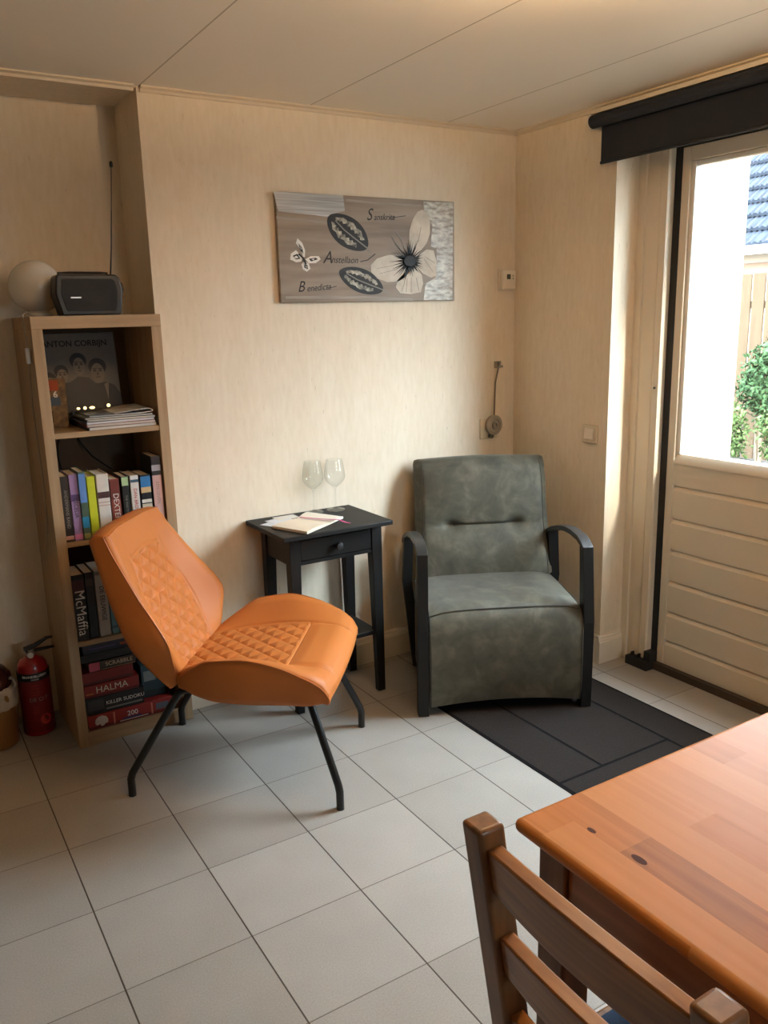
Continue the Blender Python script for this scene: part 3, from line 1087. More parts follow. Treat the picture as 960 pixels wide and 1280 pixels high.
def lean_poly(mb, poly, off, mi=0):
    """thin raised flat shape on the leaning cover; poly in cover fractions"""
    pts = [(AX0 + (AX1 - AX0) * u, AZ0 + (AZ1 - AZ0) * v) for u, v in poly]
    n_ = len(pts)
    mb.add([(x, lean_y(z, off), z) for x, z in pts] + [(x, lean_y(z, off - 0.0006), z) for x, z in pts],
           [tuple(range(n_))[::-1], tuple(range(n_, 2 * n_))] + [(i, (i + 1) % n_, n_ + (i + 1) % n_, n_ + i) for i in range(n_)], mi)


m = MB().hexa([(AX0, lean_y(AZ0), AZ0), (AX1, lean_y(AZ0), AZ0), (AX1, lean_y(AZ0) + 0.022, AZ0), (AX0, lean_y(AZ0) + 0.022, AZ0)],
              [(AX0, lean_y(AZ1), AZ1), (AX1, lean_y(AZ1), AZ1), (AX1, lean_y(AZ1) + 0.022, AZ1), (AX0, lean_y(AZ1) + 0.022, AZ1)])
m.build('cover', cmat((104, 100, 94)), pb, world=True)


def ell(cx, cy, rx, ry, n_=16, a0=0, a1=2 * PI):
    return [(cx + rx * math.cos(a0 + (a1 - a0) * k / n_), cy + ry * math.sin(a0 + (a1 - a0) * k / n_)) for k in range(n_)]


m = MB()
lean_poly(m, [(0, 0), (1, 0), (1, 0.30), (0.93, 0.40), (0.84, 0.44), (0.70, 0.43), (0.62, 0.50), (0.48, 0.52), (0.38, 0.46), (0.22, 0.44), (0.0, 0.36)], 0.0007, 0)
for cx, cy, rx, ry in ((0.505, 0.695, .105, .088), (0.74, 0.62, .115, .095), (0.28, 0.585, .088, .072), (0.125, 0.505, .092, .075)):
    lean_poly(m, ell(cx, cy, rx, ry), 0.0010, 0)
for cx, cy, rx, ry in ((0.51, 0.63, .075, .10), (0.735, 0.545, .085, .115), (0.29, 0.53, .065, .08), (0.13, 0.44, .07, .085)):
    lean_poly(m, ell(cx, cy, rx, ry), 0.0016, 1)
for cx, cy, w_ in ((0.51, 0.655, .052), (0.735, 0.575, .058), (0.29, 0.55, .045), (0.13, 0.465, .048)):
    for q in (-1, 1):
        lean_poly(m, ell(cx + q * w_ * 0.62, cy, w_ * 0.40, 0.013, 10), 0.0022, 2)
        lean_poly(m, [(cx + q * w_ * 0.15, cy + 0.016), (cx + q * w_ * 1.1, cy + 0.020), (cx + q * w_ * 1.1, cy + 0.028), (cx + q * w_ * 0.15, cy + 0.024)], 0.0022, 0)
    lean_poly(m, [(cx - 0.004, cy), (cx + 0.012, cy - 0.05), (cx - 0.014, cy - 0.052)], 0.0022, 2)
    lean_poly(m, [(cx - w_ * .5, cy - 0.078), (cx + w_ * .5, cy - 0.078), (cx + w_ * .4, cy - 0.068), (cx - w_ * .4, cy - 0.068)], 0.0022, 2)
lean_poly(m, [(0.80, 0.42), (0.86, 0.44), (0.83, 0.24)], 0.0022, 1)
m.build('cover_picture', [cmat((22, 19, 17)), cmat((122, 114, 104)), cmat((60, 54, 48))], pb, world=True)
tz_ = AZ0 + (AZ1 - AZ0) * 0.885
text('title', 'ANTON CORBIJN', 0.0285, M['blackprint'], pb,
     Matrix.Translation((-1.840, lean_y(tz_, 0.001), tz_)) @ Matrix.Rotation(PI / 2 - 0.14, 4, 'X'), sx=1.0, bold=0.0006)

gc = thing('greeting_card', 'small colourful greeting card standing before the photo book', 'card', (-1.93, 0.11, Z3))
m = MB().hexa([(-1.990, 0.115, Z3 + .001), (-1.915, 0.09, Z3 + .001), (-1.915, 0.0915, Z3 + .001), (-1.990, 0.1165, Z3 + .001)],
              [(-1.990, 0.135, 1.275), (-1.908, 0.11, 1.275), (-1.908, 0.1115, 1.275), (-1.990, 0.1365, 1.275)])
m.build('front_page', mat('ochre patterned card', (140, 112, 76), 0.6, var2=(92, 74, 58), scale=(60, 60, 60)), gc, world=True)
m = MB().hexa([(-1.990, 0.118, Z3 + .001), (-1.915, 0.150, Z3 + .001), (-1.915, 0.1515, Z3 + .001), (-1.990, 0.1195, Z3 + .001)],
              [(-1.990, 0.138, 1.275), (-1.908, 0.165, 1.275), (-1.908, 0.1665, 1.275), (-1.990, 0.1395, 1.275)])
m.build('back_page', cmat((120, 104, 84)), gc, world=True)
for (u0, u1, v0, v1, c_) in ((0.25, 0.72, 0.76, 0.97, (168, 74, 40)), (0.30, 0.75, 0.45, 0.62, (74, 92, 108)), (0.15, 0.4, 0.1, 0.35, (70, 48, 34))):
    pt = []
    for (u, v) in ((u0, v0), (u1, v0), (u1, v1), (u0, v1)):
        a = Vector((-1.990, 0.115, Z3)).lerp(Vector((-1.915, 0.09, Z3)), u)
        b_ = Vector((-1.990, 0.135, 1.275)).lerp(Vector((-1.908, 0.11, 1.275)), u)
        pt.append(a.lerp(b_, v) + Vector((-0.0003, -0.0012, 0)))
    MB().hexa(pt, [p + Vector((0.0002, 0.0008, 0)) for p in pt]).build('picture', cmat(c_), gc, world=True)
text('lettering', '6', 0.03, M['whiteprint'], gc, Matrix.Translation((-1.945, 0.1085, 1.222)) @ Matrix.Rotation(-0.32, 4, 'Z') @ Matrix.Rotation(PI / 2 - 0.1, 4, 'X'), bold=0.001)

# magazines
mag = [((206, 200, 190), 0.010, -0.0, 'white magazine, bottom of the stack on the top shelf'),
       ((196, 186, 176), 0.009, 0.002, 'magazine with a red page edge line, second from the bottom of the stack'),
       ((214, 212, 214), 0.008, -0.006, 'bluish white magazine in the middle of the stack'),
       ((206, 196, 180), 0.007, 0.003, 'cream magazine fourth up in the stack'),
       ((190, 184, 172), 0.006, -0.010, 'grey beige magazine just under the curled one')]
z = Z3 + 0.0005
for i, (c_, th, dx, lb) in enumerate(mag):
    t = thing('magazine', lb, 'magazine', (-1.775 + dx, 0.035, z), 0.03 * (-1) ** i, 'magazines on the top shelf')
    MB().box(-0.112, 0.112, -0.11, 0.12, 0.0008, th - 0.0008).build('pages', cmat(c_), t)
    m = MB().box(-0.1125, 0.1125, -0.1105, 0.1205, th - 0.0008, th)
    m.box(-0.1125, 0.1125, -0.1105, 0.1205, 0, 0.0008)
    m.box(-0.114, -0.112, -0.1105, 0.1205, 0, th)
    m.build('cover', cmat([(176, 60, 50), (160, 80, 64), (96, 100, 112), (50, 48, 50), (40, 40, 42)][i]) if i else cmat((60, 58, 56)), t)
    z += th + 0.0006
ct = thing('magazine', 'open topped white magazine with curled cover, topmost of the stack', 'magazine', (-1.77, 0.035, z), -0.02, 'magazines on the top shelf')
pr_ = [(-0.105, 0.0), (0.06, 0.0), (0.105, 0.004), (0.108, 0.010), (0.098, 0.016), (0.05, 0.014), (-0.02, 0.006), (-0.02, 0.0046), (0.05, 0.0124), (0.096, 0.0142), (0.104, 0.010), (0.100, 0.0062), (0.06, 0.0024), (-0.105, 0.002)]
MB().prism(pr_, lambda p, q, t: (p, t, q), -0.10, 0.11).build('curled_cover', cmat((216, 212, 206)), ct)
MB().box(-0.105, 0.058, -0.099, 0.109, 0.0026, 0.0042).build('pages', cmat((96, 98, 106)), ct)

# string of little warm lights standing on the magazines' far side
sl = thing('string_light', 'short string of small warm glowing lights behind the magazines', 'string light', (-1.84, 0.06, Z3))
bulb = glow('warm little bulb', (255, 226, 160), 2.2)
zt = z + 0.020
MB().tube([(-1.90, 0.062, zt - 0.008), (-1.87, 0.062, zt - 0.008), (-1.82, 0.062, zt - 0.008), (-1.775, 0.062, zt - 0.004)], 0.0014, 6).build('wire', M['blackp'], sl, world=True)
MB().box(-1.905, -1.90, 0.058, 0.066, z + 0.001, zt - 0.006).build('stand', M['blackp'], sl, world=True)
for (x, zz, rx, rz) in ((-1.884, zt, .006, .0045), (-1.862, zt, .006, .006), (-1.838, zt, .010, .005), (-1.782, zt + 0.004, .0065, .0065)):
    mb = MB().lathe([(0.001, -1), (0.7, -0.7), (1, 0), (0.7, 0.7), (0.001, 1)], (0, 0, 0), 12)
    mb.v = [Vector((x + p.x * rx, 0.062 + p.y * rx * .7, zz + p.z * rz)) for p in mb.v]
    mb.build('bulb', bulb, sl, world=True, smooth=True)

# on top of the shelf: globe lamp and radio
gl = thing('globe_lamp', 'unlit white globe lamp on top of the bookshelf', 'lamp', (-1.963, 0.142, SH))
GR = 0.086
prof = [(0.028, -GR * 0.93)] + [(GR * math.cos(a), GR * math.sin(a)) for a in [(-1.2 + 2.77 * k / 22) for k in range(23)]]
prof[-1] = (0.0005, GR)
MB().lathe(prof, (-1.963, 0.142, SH + 0.018 + GR * 0.93), 40).build('lamp_shade', M['globe'], gl, smooth=True, world=True)
MB().lathe([(0.046, 0), (0.046, 0.012), (0.032, 0.018), (0.0305, 0.022)], (-1.963, 0.142, SH), 28).build('base', M['trim'], gl, smooth=True, world=True)
MB().tube([(-1.99, 0.07, SH + 0.004), (-2.02, 0.03, SH + 0.012), (-2.036, 0.0, SH + 0.006), (-2.040, -0.03, SH - 0.05), (-2.040, -0.035, SH - 0.11), (-2.038, -0.03, 1.34), (-2.036, 0.02, 1.20),
           (-2.037, -0.01, 1.05), (-2.036, -0.02, 0.93), (-2.034, 0.02, 0.80), (-2.036, 0.05, 0.72), (-2.040, 0.10, 0.66)], 0.0022, 6).build('cord', M['cord'], gl, world=True)
MB().box(-2.046, -2.033, -0.045, -0.022, 1.335, 1.385).build('cord_switch', M['white'], gl, bevel=0.003, world=True)

ra = thing('radio', 'black portable radio with raised antenna on top of the bookshelf', 'radio', (-1.829, 0.005, SH), 0.0)
RW, RH, RD = 0.215, 0.130, 0.085
hexp = [(-0.5, 0.52), (-0.47, 0.96), (-0.43, 1.0), (0.40, 1.0), (0.455, 0.93), (0.50, 0.62), (0.475, 0.30), (0.44, 0.02), (0.42, 0.0), (-0.41, 0.0), (-0.43, 0.03)]
MB().prism([(p * RW, q * RH) for p, q in hexp], lambda p, q, t: (p, t, q), -RD / 2, RD / 2).build('body', M['blackp'], ra, bevel=0.006, seg=3)
MB().prism([(p * RW * 0.84, RH * 0.5 + (q - 0.5) * RH * 0.78) for p, q in hexp], lambda p, q, t: (p, t, q), -RD / 2 - 0.0025, -RD / 2 - 0.0005).build('grille', M['darkgrille'], ra, bevel=0.001)
MB().box(-0.062, -0.030, -RD / 2 - 0.0036, -RD / 2 - 0.0024, 0.055, 0.059).build('badge', M['silver'], ra)
MB().lathe([(0.016, 0), (0.018, 0.003), (0.018, 0.016), (0.014, 0.019)], (0.098, 0, 0.088), 24, axis='X').build('knob', M['blackp'], ra, smooth=True)
m = MB().tube([(-0.085, 0, RH - 0.002), (-0.085, 0, RH + 0.006), (-0.05, 0, RH + 0.007), (0.05, 0, RH + 0.007), (0.07, 0, RH + 0.006), (0.07, 0, RH - 0.002)], 0.004, 8)
m.build('handle', M['blackp'], ra, smooth=True)
m = MB().tube([(0.088, 0.030, RH - 0.01), (0.102, 0.035, 0.22), (0.115, 0.040, 0.34)], [0.0030, 0.0022, 0.0018], 8)
m.tube([(0.115, 0.040, 0.34), (0.129, 0.045, 0.478)], 0.0014, 6)
m.build('antenna', M['anthracite'], ra, smooth=True)
MB().lathe([(0.003, 0), (0.0058, 0.004), (0.0058, 0.016), (0.003, 0.02)], (0.1292, 0.045, 0.476), 12).build('antenna_tip', M['blackp'], ra, smooth=True)
# black cable hanging inside the shelf
cb = MB().tube([(-1.905, 0.262, 1.085), (-1.93, 0.255, 1.03), (-1.935, 0.25, 0.99), (-1.925, 0.255, 0.93), (-1.92, 0.258, 0.86), (-1.92, 0.258, 0.76)], 0.0022, 8)
tag(cb.build('power_cable', M['blackp'], smooth=True), 'black cable hanging down the left of the middle compartment', 'cable', 'black cables inside the bookshelf')
cb = MB().tube([(-1.875, 0.258, 1.088), (-1.85, 0.252, 1.03), (-1.825, 0.20, 0.985), (-1.795, 0.12, 0.955), (-1.785, 0.075, 0.948)], 0.0022, 8)
tag(cb.build('power_cable', M['blackp'], smooth=True), 'black cable running slantwise onto the books of the middle compartment', 'cable', 'black cables inside the bookshelf')

# ------------------------------------------------------------------ fire extinguisher and bin
fe = thing('fire_extinguisher', 'red fire extinguisher on the floor left of the bookshelf', 'fire extinguisher', (-2.122, 0.155, 0))
MB().lathe([(0.050, 0), (0.054, 0.004), (0.054, 0.03), (0.053, 0.24), (0.050, 0.262), (0.040, 0.280), (0.022, 0.290), (0.018, 0.296)], (0, 0, 0), 36).build('cylinder', M['red'], fe, smooth=True)
m = MB().lathe([(0.0545, 0.012), (0.0548, 0.012), (0.0548, 0.212), (0.0545, 0.212)], (0, 0, 0), 36)
m.build('label', mat('dark red label', (112, 16, 18), 0.4), fe, smooth=True)
m = MB()
ring = [(0.0550, 0.213), (0.0555, 0.214), (0.0555, 0.241), (0.0550, 0.242)]
m.lathe(ring, (0, 0, 0), 36)
m.build('label_band', M['blackprint'], fe, smooth=True)


def curved_text(name, body, size, m_, parent, r, z_, a0, shear=0.0, bold=0.0):
    o = text(name, body, size, m_, parent, Matrix.Identity(4), world=False, ext=0.0002, bold=bold)
    for v in o.data.vertices:
        a = a0 + v.co.x / r
        v.co = Vector((math.cos(a) * (r + v.co.z), math.sin(a) * (r + v.co.z), z_ + v.co.y))
    return o


curved_text('lettering', 'BRANDBLUSSER', 0.0125, M['whiteprint'], fe, 0.0560, 0.231, -PI / 2 - 0.05, bold=0.0002)
curved_text('lettering', 'POEDER', 0.0075, M['whiteprint'], fe, 0.0560, 0.2195, -PI / 2 - 0.05)
for k, zz in enumerate((0.196, 0.184, 0.172, 0.160)):
    curved_text('lettering', 'I II III IIII III', 0.006, M['darkred'], fe, 0.0552, zz, -PI / 2 - 0.1)
curved_text('lettering', 'DE CI P', 0.020, M['greyprint'], fe, 0.0552, 0.142, -PI / 2 + 0.05)
for zz in (0.115, 0.104, 0.093):
    curved_text('lettering', 'IIII II III', 0.0065, M['darkred'], fe, 0.0552, zz, -PI / 2 - 0.2)
m = MB()
rr = 0.0553
pts = [(0.020 * math.cos(2 * PI * k / 20), 0.020 * math.sin(2 * PI * k / 20)) for k in range(20)]
m.prism(pts, lambda p, q, t: (math.cos(-PI / 2 + 0.35 + p / rr) * (rr + t), math.sin(-PI / 2 + 0.35 + p / rr) * (rr + t), 0.062 + q), 0, 0.0006)
m.build('label_seal', M['darkred'], fe)
MB().lathe([(0.016, 0.290), (0.016, 0.312), (0.012, 0.316)], (0, 0, 0), 20).build('valve', M['silver'], fe, smooth=True)
MB().lathe([(0.011, 0.012), (0.012, 0.016), (0.012, 0.026), (0.010, 0.028)], (-0.004, 0, 0.303), 18, axis='Y').build('pressure_gauge', M['silver'], fe, smooth=True)
m = MB().prism([(-0.022, 0.316), (0.020, 0.322), (0.060, 0.345), (0.080, 0.347), (0.080, 0.351), (0.058, 0.352), (0.015, 0.334), (-0.022, 0.328)], lambda p, q, t: (p, t, q), -0.010, 0.010)
m.prism([(-0.016, 0.306), (0.030, 0.306), (0.082, 0.308), (0.082, 0.313), (0.030, 0.315), (-0.016, 0.315)], lambda p, q, t: (p, t, q), -0.009, 0.009)
m.build('handle', M['blackp'], fe, bevel=0.002)

bn = thing('waste_bin', 'brown metal bin with a pale bag over its rim, cut off at the left edge', 'bin', (-2.268, 0.13, 0))
m = MB().lathe([(0.068, 0), (0.072, 0.004), (0.078, 0.20), (0.076, 0.20), (0.068, 0.01), (0.001, 0.008)], (0, 0, 0), 36)
m.build('bin_body', M['brass'], bn, smooth=True)
m = MB()
seg, rows = 48, 7
for i in range(rows):
    zz = 0.225 - 0.075 * i / (rows - 1)
    for k in range(seg):
        a = 2 * PI * k / seg
        r = 0.082 + 0.006 * mnoise.noise(Vector((math.cos(a) * 5, math.sin(a) * 5, zz * 30))) + 0.004 * math.sin(a * 9 + zz * 40) - (0.012 if i == 0 else 0)
        zj = zz + (0.010 * mnoise.noise(Vector((math.cos(a) * 3, math.sin(a) * 3, 7))) if i in (0, rows - 1) else 0)
        m.v.append(Vector((r * math.cos(a), r * math.sin(a), zj)))
for i in range(rows - 1):
    for k in range(seg):
        m.f.append([i * seg + k, i * seg + (k + 1) % seg, (i + 1) * seg + (k + 1) % seg, (i + 1) * seg + k])
        m.m.append(0)
m.build('liner_bag', M['bag'], bn, smooth=True)
MB().lathe([(0.066, 0.20), (0.072, 0.235), (0.070, 0.262), (0.050, 0.288), (0.020, 0.298), (0.001, 0.300)], (0, 0, 0), 32).build('lid', mat('dark red brown lid', (70, 34, 28), 0.25, metal=0.4), bn, smooth=True)
MB().tube([(0.060, -0.045, 0.255), (0.072, -0.052, 0.250), (0.076, -0.056, 0.232), (0.070, -0.050, 0.222)], 0.006, 8).build('clasp', M['silver'], bn, smooth=True)

# ------------------------------------------------------------------ picture on the wall
PX0, PX1, PZ0, PZ1 = -1.141, -0.344, 1.515, 1.905
pic = thing('canvas_picture', 'wide grey brown canvas print of butterflies, dark leaves and script on the wall', 'picture', ((PX0 + PX1) / 2, 0, PZ0))
YC = -0.020


def art(cx, cy):
    u = (cx - 75 - 15 * (cy - 45) / 525 * 0.6) / (910 - 75)
    top, bot = 45 + 35 * u, 570 - 20 * u
    v = (cy - top) / (bot - top)
    return PX0 + 0.004 + (PX1 - PX0 - 0.006) * u, PZ1 - (PZ1 - PZ0) * v


def art_poly(mb, pts, y, mi=0, th=0.0005):
    q = [art(*p) for p in pts]
    n_ = len(q)
    mb.add([(x, y - th, z_) for x, z_ in q] + [(x, y, z_) for x, z_ in q],
           [tuple(range(n_))[::-1], tuple(range(n_, 2 * n_))] + [(i, (i + 1) % n_, n_ + (i + 1) % n_, n_ + i) for i in range(n_)], mi)


def art_line(mb, pts, w, y, mi=0):
    for (a, b_) in zip(pts[:-1], pts[1:]):
        dx, dy = b_[0] - a[0], b_[1] - a[1]
        L = math.hypot(dx, dy) or 1
        nx, ny = -dy / L * w / 2, dx / L * w / 2
        art_poly(mb, [(a[0] + nx, a[1] + ny), (b_[0] + nx, b_[1] + ny), (b_[0] - nx, b_[1] - ny), (a[0] - nx, a[1] - ny)], y, mi)


m = MB().box(PX0, PX1, YC, -0.002, PZ0, PZ1)
m.build('canvas', mat('taupe brushed canvas', (152, 138, 122), 0.55, var2=(120, 105, 90), scale=(2.5, 8, 26), detail=7), pic, bevel=0.002, world=True)
m = MB()
art_poly(m, [(62, 46), (365, 58), (372, 130), (330, 140), (290, 160), (240, 152), (80, 138)], YC, 0)
m.build('painted_block', mat('pale blue white brush paint', (198, 202, 204), 0.5, var2=(146, 146, 144), scale=(3, 3, 160), detail=2), pic, world=True)
m = MB()
art_poly(m, [(752, 80), (908, 84), (908, 548), (755, 550), (765, 470), (820, 440), (822, 300), (790, 290), (800, 190), (755, 120)], YC, 0)
m.build('silver_band', mat('cream silver flecked paint', (206, 200, 184), 0.35, var2=(118, 104, 84), scale=(34, 34, 90), detail=6), pic, world=True)
stroke_mat = mat('pale grey brush paint', (160, 152, 140), 0.6, var2=(134, 122, 108), scale=(6, 6, 120))
for ln, w_ in (([(70, 165), (230, 178), (300, 190)], 12), ([(380, 80), (560, 92), (740, 98)], 10), ([(100, 545), (420, 540), (700, 548)], 14)):
    m = MB()
    art_line(m, ln, w_, YC, 0)
    m.build('brush_stroke', stroke_mat, pic, world=True)
# big pale blossom-winged butterfly
Y1, Y2, Y3, Y4 = YC - 0.0006, YC - 0.0012, YC - 0.0018, YC - 0.0024
m = MB()
for pts in ([(680, 255), (682, 215), (698, 165), (722, 128), (748, 118), (770, 132), (786, 175), (786, 230), (770, 275), (740, 310), (715, 345), (690, 320)],
            [(690, 350), (640, 330), (575, 335), (520, 352), (490, 385), (492, 418), (520, 448), (570, 465), (625, 462), (660, 440), (685, 410)],
            [(680, 400), (655, 420), (620, 455), (612, 490), (635, 518), (690, 522), (740, 512), (752, 470), (745, 430), (720, 395)],
            [(735, 330), (770, 305), (805, 310), (822, 360), (820, 430), (790, 440), (750, 420), (720, 390)]):
    art_poly(m, pts, Y1)
m.build('butterfly_wing', mat('pale cream wing paint', (206, 196, 178), 0.5, var2=(182, 170, 150), scale=(20, 20, 20)), pic, world=True)
m = MB()
rnd = random.Random(11)
for k in range(64):
    a = 2 * PI * k / 64 + rnd.uniform(-.06, .06)
    r = rnd.uniform(56, 92) * (1.3 if (1.7 < a < 4.0) or (4.4 < a < 5.2) else 0.9)
    c = (682, 362)
    tip = (c[0] + math.cos(a) * r, c[1] + math.sin(a) * r)
    art_poly(m, [(c[0] - math.sin(a) * 5, c[1] + math.cos(a) * 5), (c[0] + math.sin(a) * 5, c[1] - math.cos(a) * 5), tip], Y2)
art_poly(m, ell(684, 362, 30, 27, 20), Y3)
m.build('butterfly_heart', M['blackprint'], pic, world=True)
m = MB()
for (a, b_) in (((655, 470), (640, 510)), ((690, 440), (690, 515)), ((715, 440), (730, 505)), ((670, 445), (664, 515)), ((740, 200), (725, 270)), ((520, 400), (600, 385)), ((530, 425), (610, 405)), ((755, 350), (805, 415)), ((760, 340), (812, 370))):
    art_line(m, [a, b_], 2.0, Y2)
art_line(m, [(640, 310), (610, 275), (590, 240)], 4, Y2)
art_line(m, [(655, 300), (640, 260), (610, 220)], 4, Y2)
m.build('wing_vein', M['greyprint'], pic, world=True)
# two dark seed-pod leaves
for (cx, cy, L, W_, ang, hook) in ((385, 230, 115, 62, 0.72, 1), (445, 460, 112, 52, 0.42, -1)):
    ca, sa = math.cos(ang), math.sin(ang)

    def tf(p, q):
        return cx + p * ca - q * sa, cy + p * sa + q * ca
    m = MB()
    out = [tf(L * math.cos(t), W_ * math.sin(t) * (1 - 0.10 * math.cos(2 * t))) for t in [2 * PI * k / 40 for k in range(40)]]
    art_poly(m, out, Y1, 0)
    for (k0, k1) in ((0.10, 0.46), (0.54, 0.92)):
        inner = []
        for q in range(17):
            t = 2 * PI * (k0 + (k1 - k0) * q / 16)
            jag = 1 + 0.10 * math.sin(q * 4.7 + cx)
            inner.append(tf(L * 0.80 * math.cos(t), W_ * 0.74 * jag * math.sin(t)))
        for q in range(16, -1, -1):
            t = 2 * PI * (k0 + (k1 - k0) * q / 16)
            jag = 1 + 0.22 * math.sin(q * 3.1 + cx)
            inner.append(tf(L * 0.70 * math.cos(t), W_ * 0.36 * jag * math.sin(t)))
        for q in range(16):
            art_poly(m, [inner[q], inner[q + 1], inner[32 - q], inner[33 - q]], Y2, 1)
    art_line(m, [tf(-L * 0.62, -4), tf(-L * .2, 5), tf(L * .3, 4), tf(L * 0.78, 0)], 16, Y3, 0)
    art_line(m, [tf(-L * 0.70, -3), tf(-L * .2, 4), tf(L * .3, 2), tf(L * 1.02, -3), tf(L * 1.28, 2)], 5, Y4, 2)
    m.build('leaf', [M['blackprint'], mat('pale grey beige paint', (196, 188, 168), 0.5, var2=(44, 40, 36), scale=(60, 60, 60), detail=6), M['greyprint']], pic, world=True)
# small white butterfly
m = MB()
for pts in ([(180, 350), (172, 315), (150, 285), (158, 262), (178, 282), (190, 318), (188, 350)],
            [(178, 352), (150, 318), (128, 335), (124, 362), (150, 376), (172, 372)],
            [(190, 360), (215, 345), (250, 345), (258, 360), (235, 378), (205, 380)],
            [(186, 368), (205, 382), (212, 405), (195, 420), (178, 408), (172, 385)]):
    art_poly(m, pts, Y1, 0)
for pts in ([(160, 285), (176, 305), (182, 335), (170, 318)], [(135, 345), (155, 335), (168, 358), (148, 362)], [(205, 358), (235, 352), (245, 360), (215, 370)], [(185, 385), (198, 388), (200, 408), (184, 400)]):
    art_poly(m, pts, Y2, 1)
for pts in ([(140, 350), (152, 344), (160, 354), (148, 357)], [(214, 360), (230, 357), (226, 364)], [(188, 392), (195, 394), (194, 402)], [(167, 298), (174, 312), (172, 316)]):
    art_poly(m, pts, Y3, 0)
art_line(m, [(160, 335), (180, 355), (192, 385)], 8, Y3, 1)
m.build('small_butterfly', [M['whiteprint'], M['blackprint']], pic, world=True)


def script(body, x_, y_, size, roll):
    ax, az = art(x_, y_)
    text('lettering', body, size, M['blackprint'], pic, face_back(ax, YC - 0.0008, az, roll), align='LEFT', shear=0.35, ext=0.0003, sx=0.9)


script('S', 470, 148, 0.062, 0.06)
script('anskrita', 505, 158, 0.034, 0.05)
script('A', 268, 352, 0.064, 0.0)
script('nstellaon', 305, 362, 0.036, 0.0)
script('B', 152, 495, 0.056, 0.03)
script('enedicta', 192, 502, 0.034, 0.08)
m = MB()
art_line(m, [(440, 368), (475, 360), (512, 330)], 4, Y2)
art_line(m, [(580, 160), (620, 154), (662, 148)], 3, Y2)
art_line(m, [(282, 496), (305, 494), (328, 488)], 3, Y2)
m.build('flourish', M['blackprint'], pic, world=True)

# ------------------------------------------------------------------ wall fittings
th = thing('thermostat', 'white thermostat with small display high beside the room corner', 'thermostat', (-0.055, 0, 1.555))
MB().box(-0.096, -0.011, -0.006, 0, 1.552, 1.646).build('back_plate', M['thermo'], th, bevel=0.003, world=True)
MB().box(-0.092, -0.015, -0.028, -0.006, 1.556, 1.642).build('case', M['thermo'], th, bevel=0.008, seg=3, world=True)
MB().box(-0.068, -0.048, -0.0292, -0.0275, 1.601, 1.622).build('display', M['lcd'], th, world=True)
for zz in (1.604, 1.616):
    MB().lathe([(0.0035, 0.0), (0.0035, 0.0016)], (-0.034, -0.0276, zz), 12, axis='Y').build('button', M['greyp'], th, world=True)

sw = thing('strap_winder', 'grey shutter strap winder with strap on the back wall behind the armchair', 'strap winder', (-0.14, 0, 0.92))
MB().box(-0.196, -0.098, -0.007, 0, 0.912, 1.004).build('plate', M['switchp'], sw, bevel=0.003, world=True)
MB().lathe([(0.040, 0.007), (0.044, 0.010), (0.044, 0.024), (0.038, 0.028), (0.028, 0.028), (0.026, 0.025), (0.016, 0.025), (0.014, 0.031), (0.009, 0.031), (0.007, 0.026)], (-0.128, 0, 0.972), 36, axis='Y').build('reel', M['greyp'], sw, smooth=True, world=True)
MB().lathe([(0.012, 0.007), (0.012, 0.02)], (-0.140, 0, 0.925), 18, axis='Y').build('stop_knob', M['lcd'], sw, world=True)
m = MB()
path = [(-0.122, 1.012), (-0.120, 1.06), (-0.118, 1.12), (-0.116, 1.16), (-0.106, 1.20), (-0.099, 1.228)]
for (a, b_) in zip(path[:-1], path[1:]):
    m.hexa([(a[0] - .0035, -0.014, a[1]), (a[0] + .0035, -0.014, a[1]), (a[0] + .0035, -0.012, a[1]), (a[0] - .0035, -0.012, a[1])],
           [(b_[0] - .0035, -0.014, b_[1]), (b_[0] + .0035, -0.014, b_[1]), (b_[0] + .0035, -0.012, b_[1]), (b_[0] - .0035, -0.012, b_[1])])
m.build('strap', M['strap'], sw, world=True)
m = MB().box(-0.114, -0.076, -0.004, 0, 1.222, 1.252)
m.box(-0.112, -0.107, -0.018, -0.004, 1.224, 1.250)
m.box(-0.098, -0.092, -0.018, -0.004, 1.224, 1.250)
m.box(-0.112, -0.080, -0.022, -0.018, 1.224, 1.234)
m.build('strap_guide', M['greyp'], sw, bevel=0.001, world=True)

ls = thing('light_switch', 'cream wall light switch on the right wall beside the door reveal', 'light switch', (0, -0.483, 0.935))
MB().box(-0.008, 0, -0.525, -0.443, 0.932, 1.006).build('frame', M['switchp'], ls, bevel=0.003, world=True)
m = MB().prism([(-0.008, 0.945), (-0.016, 0.949), (-0.011, 0.991), (-0.008, 0.993)], lambda p, q, t: (p, t, q), -0.508, -0.460)
m.build('rocker', M['thermo'], ls, bevel=0.001, world=True)

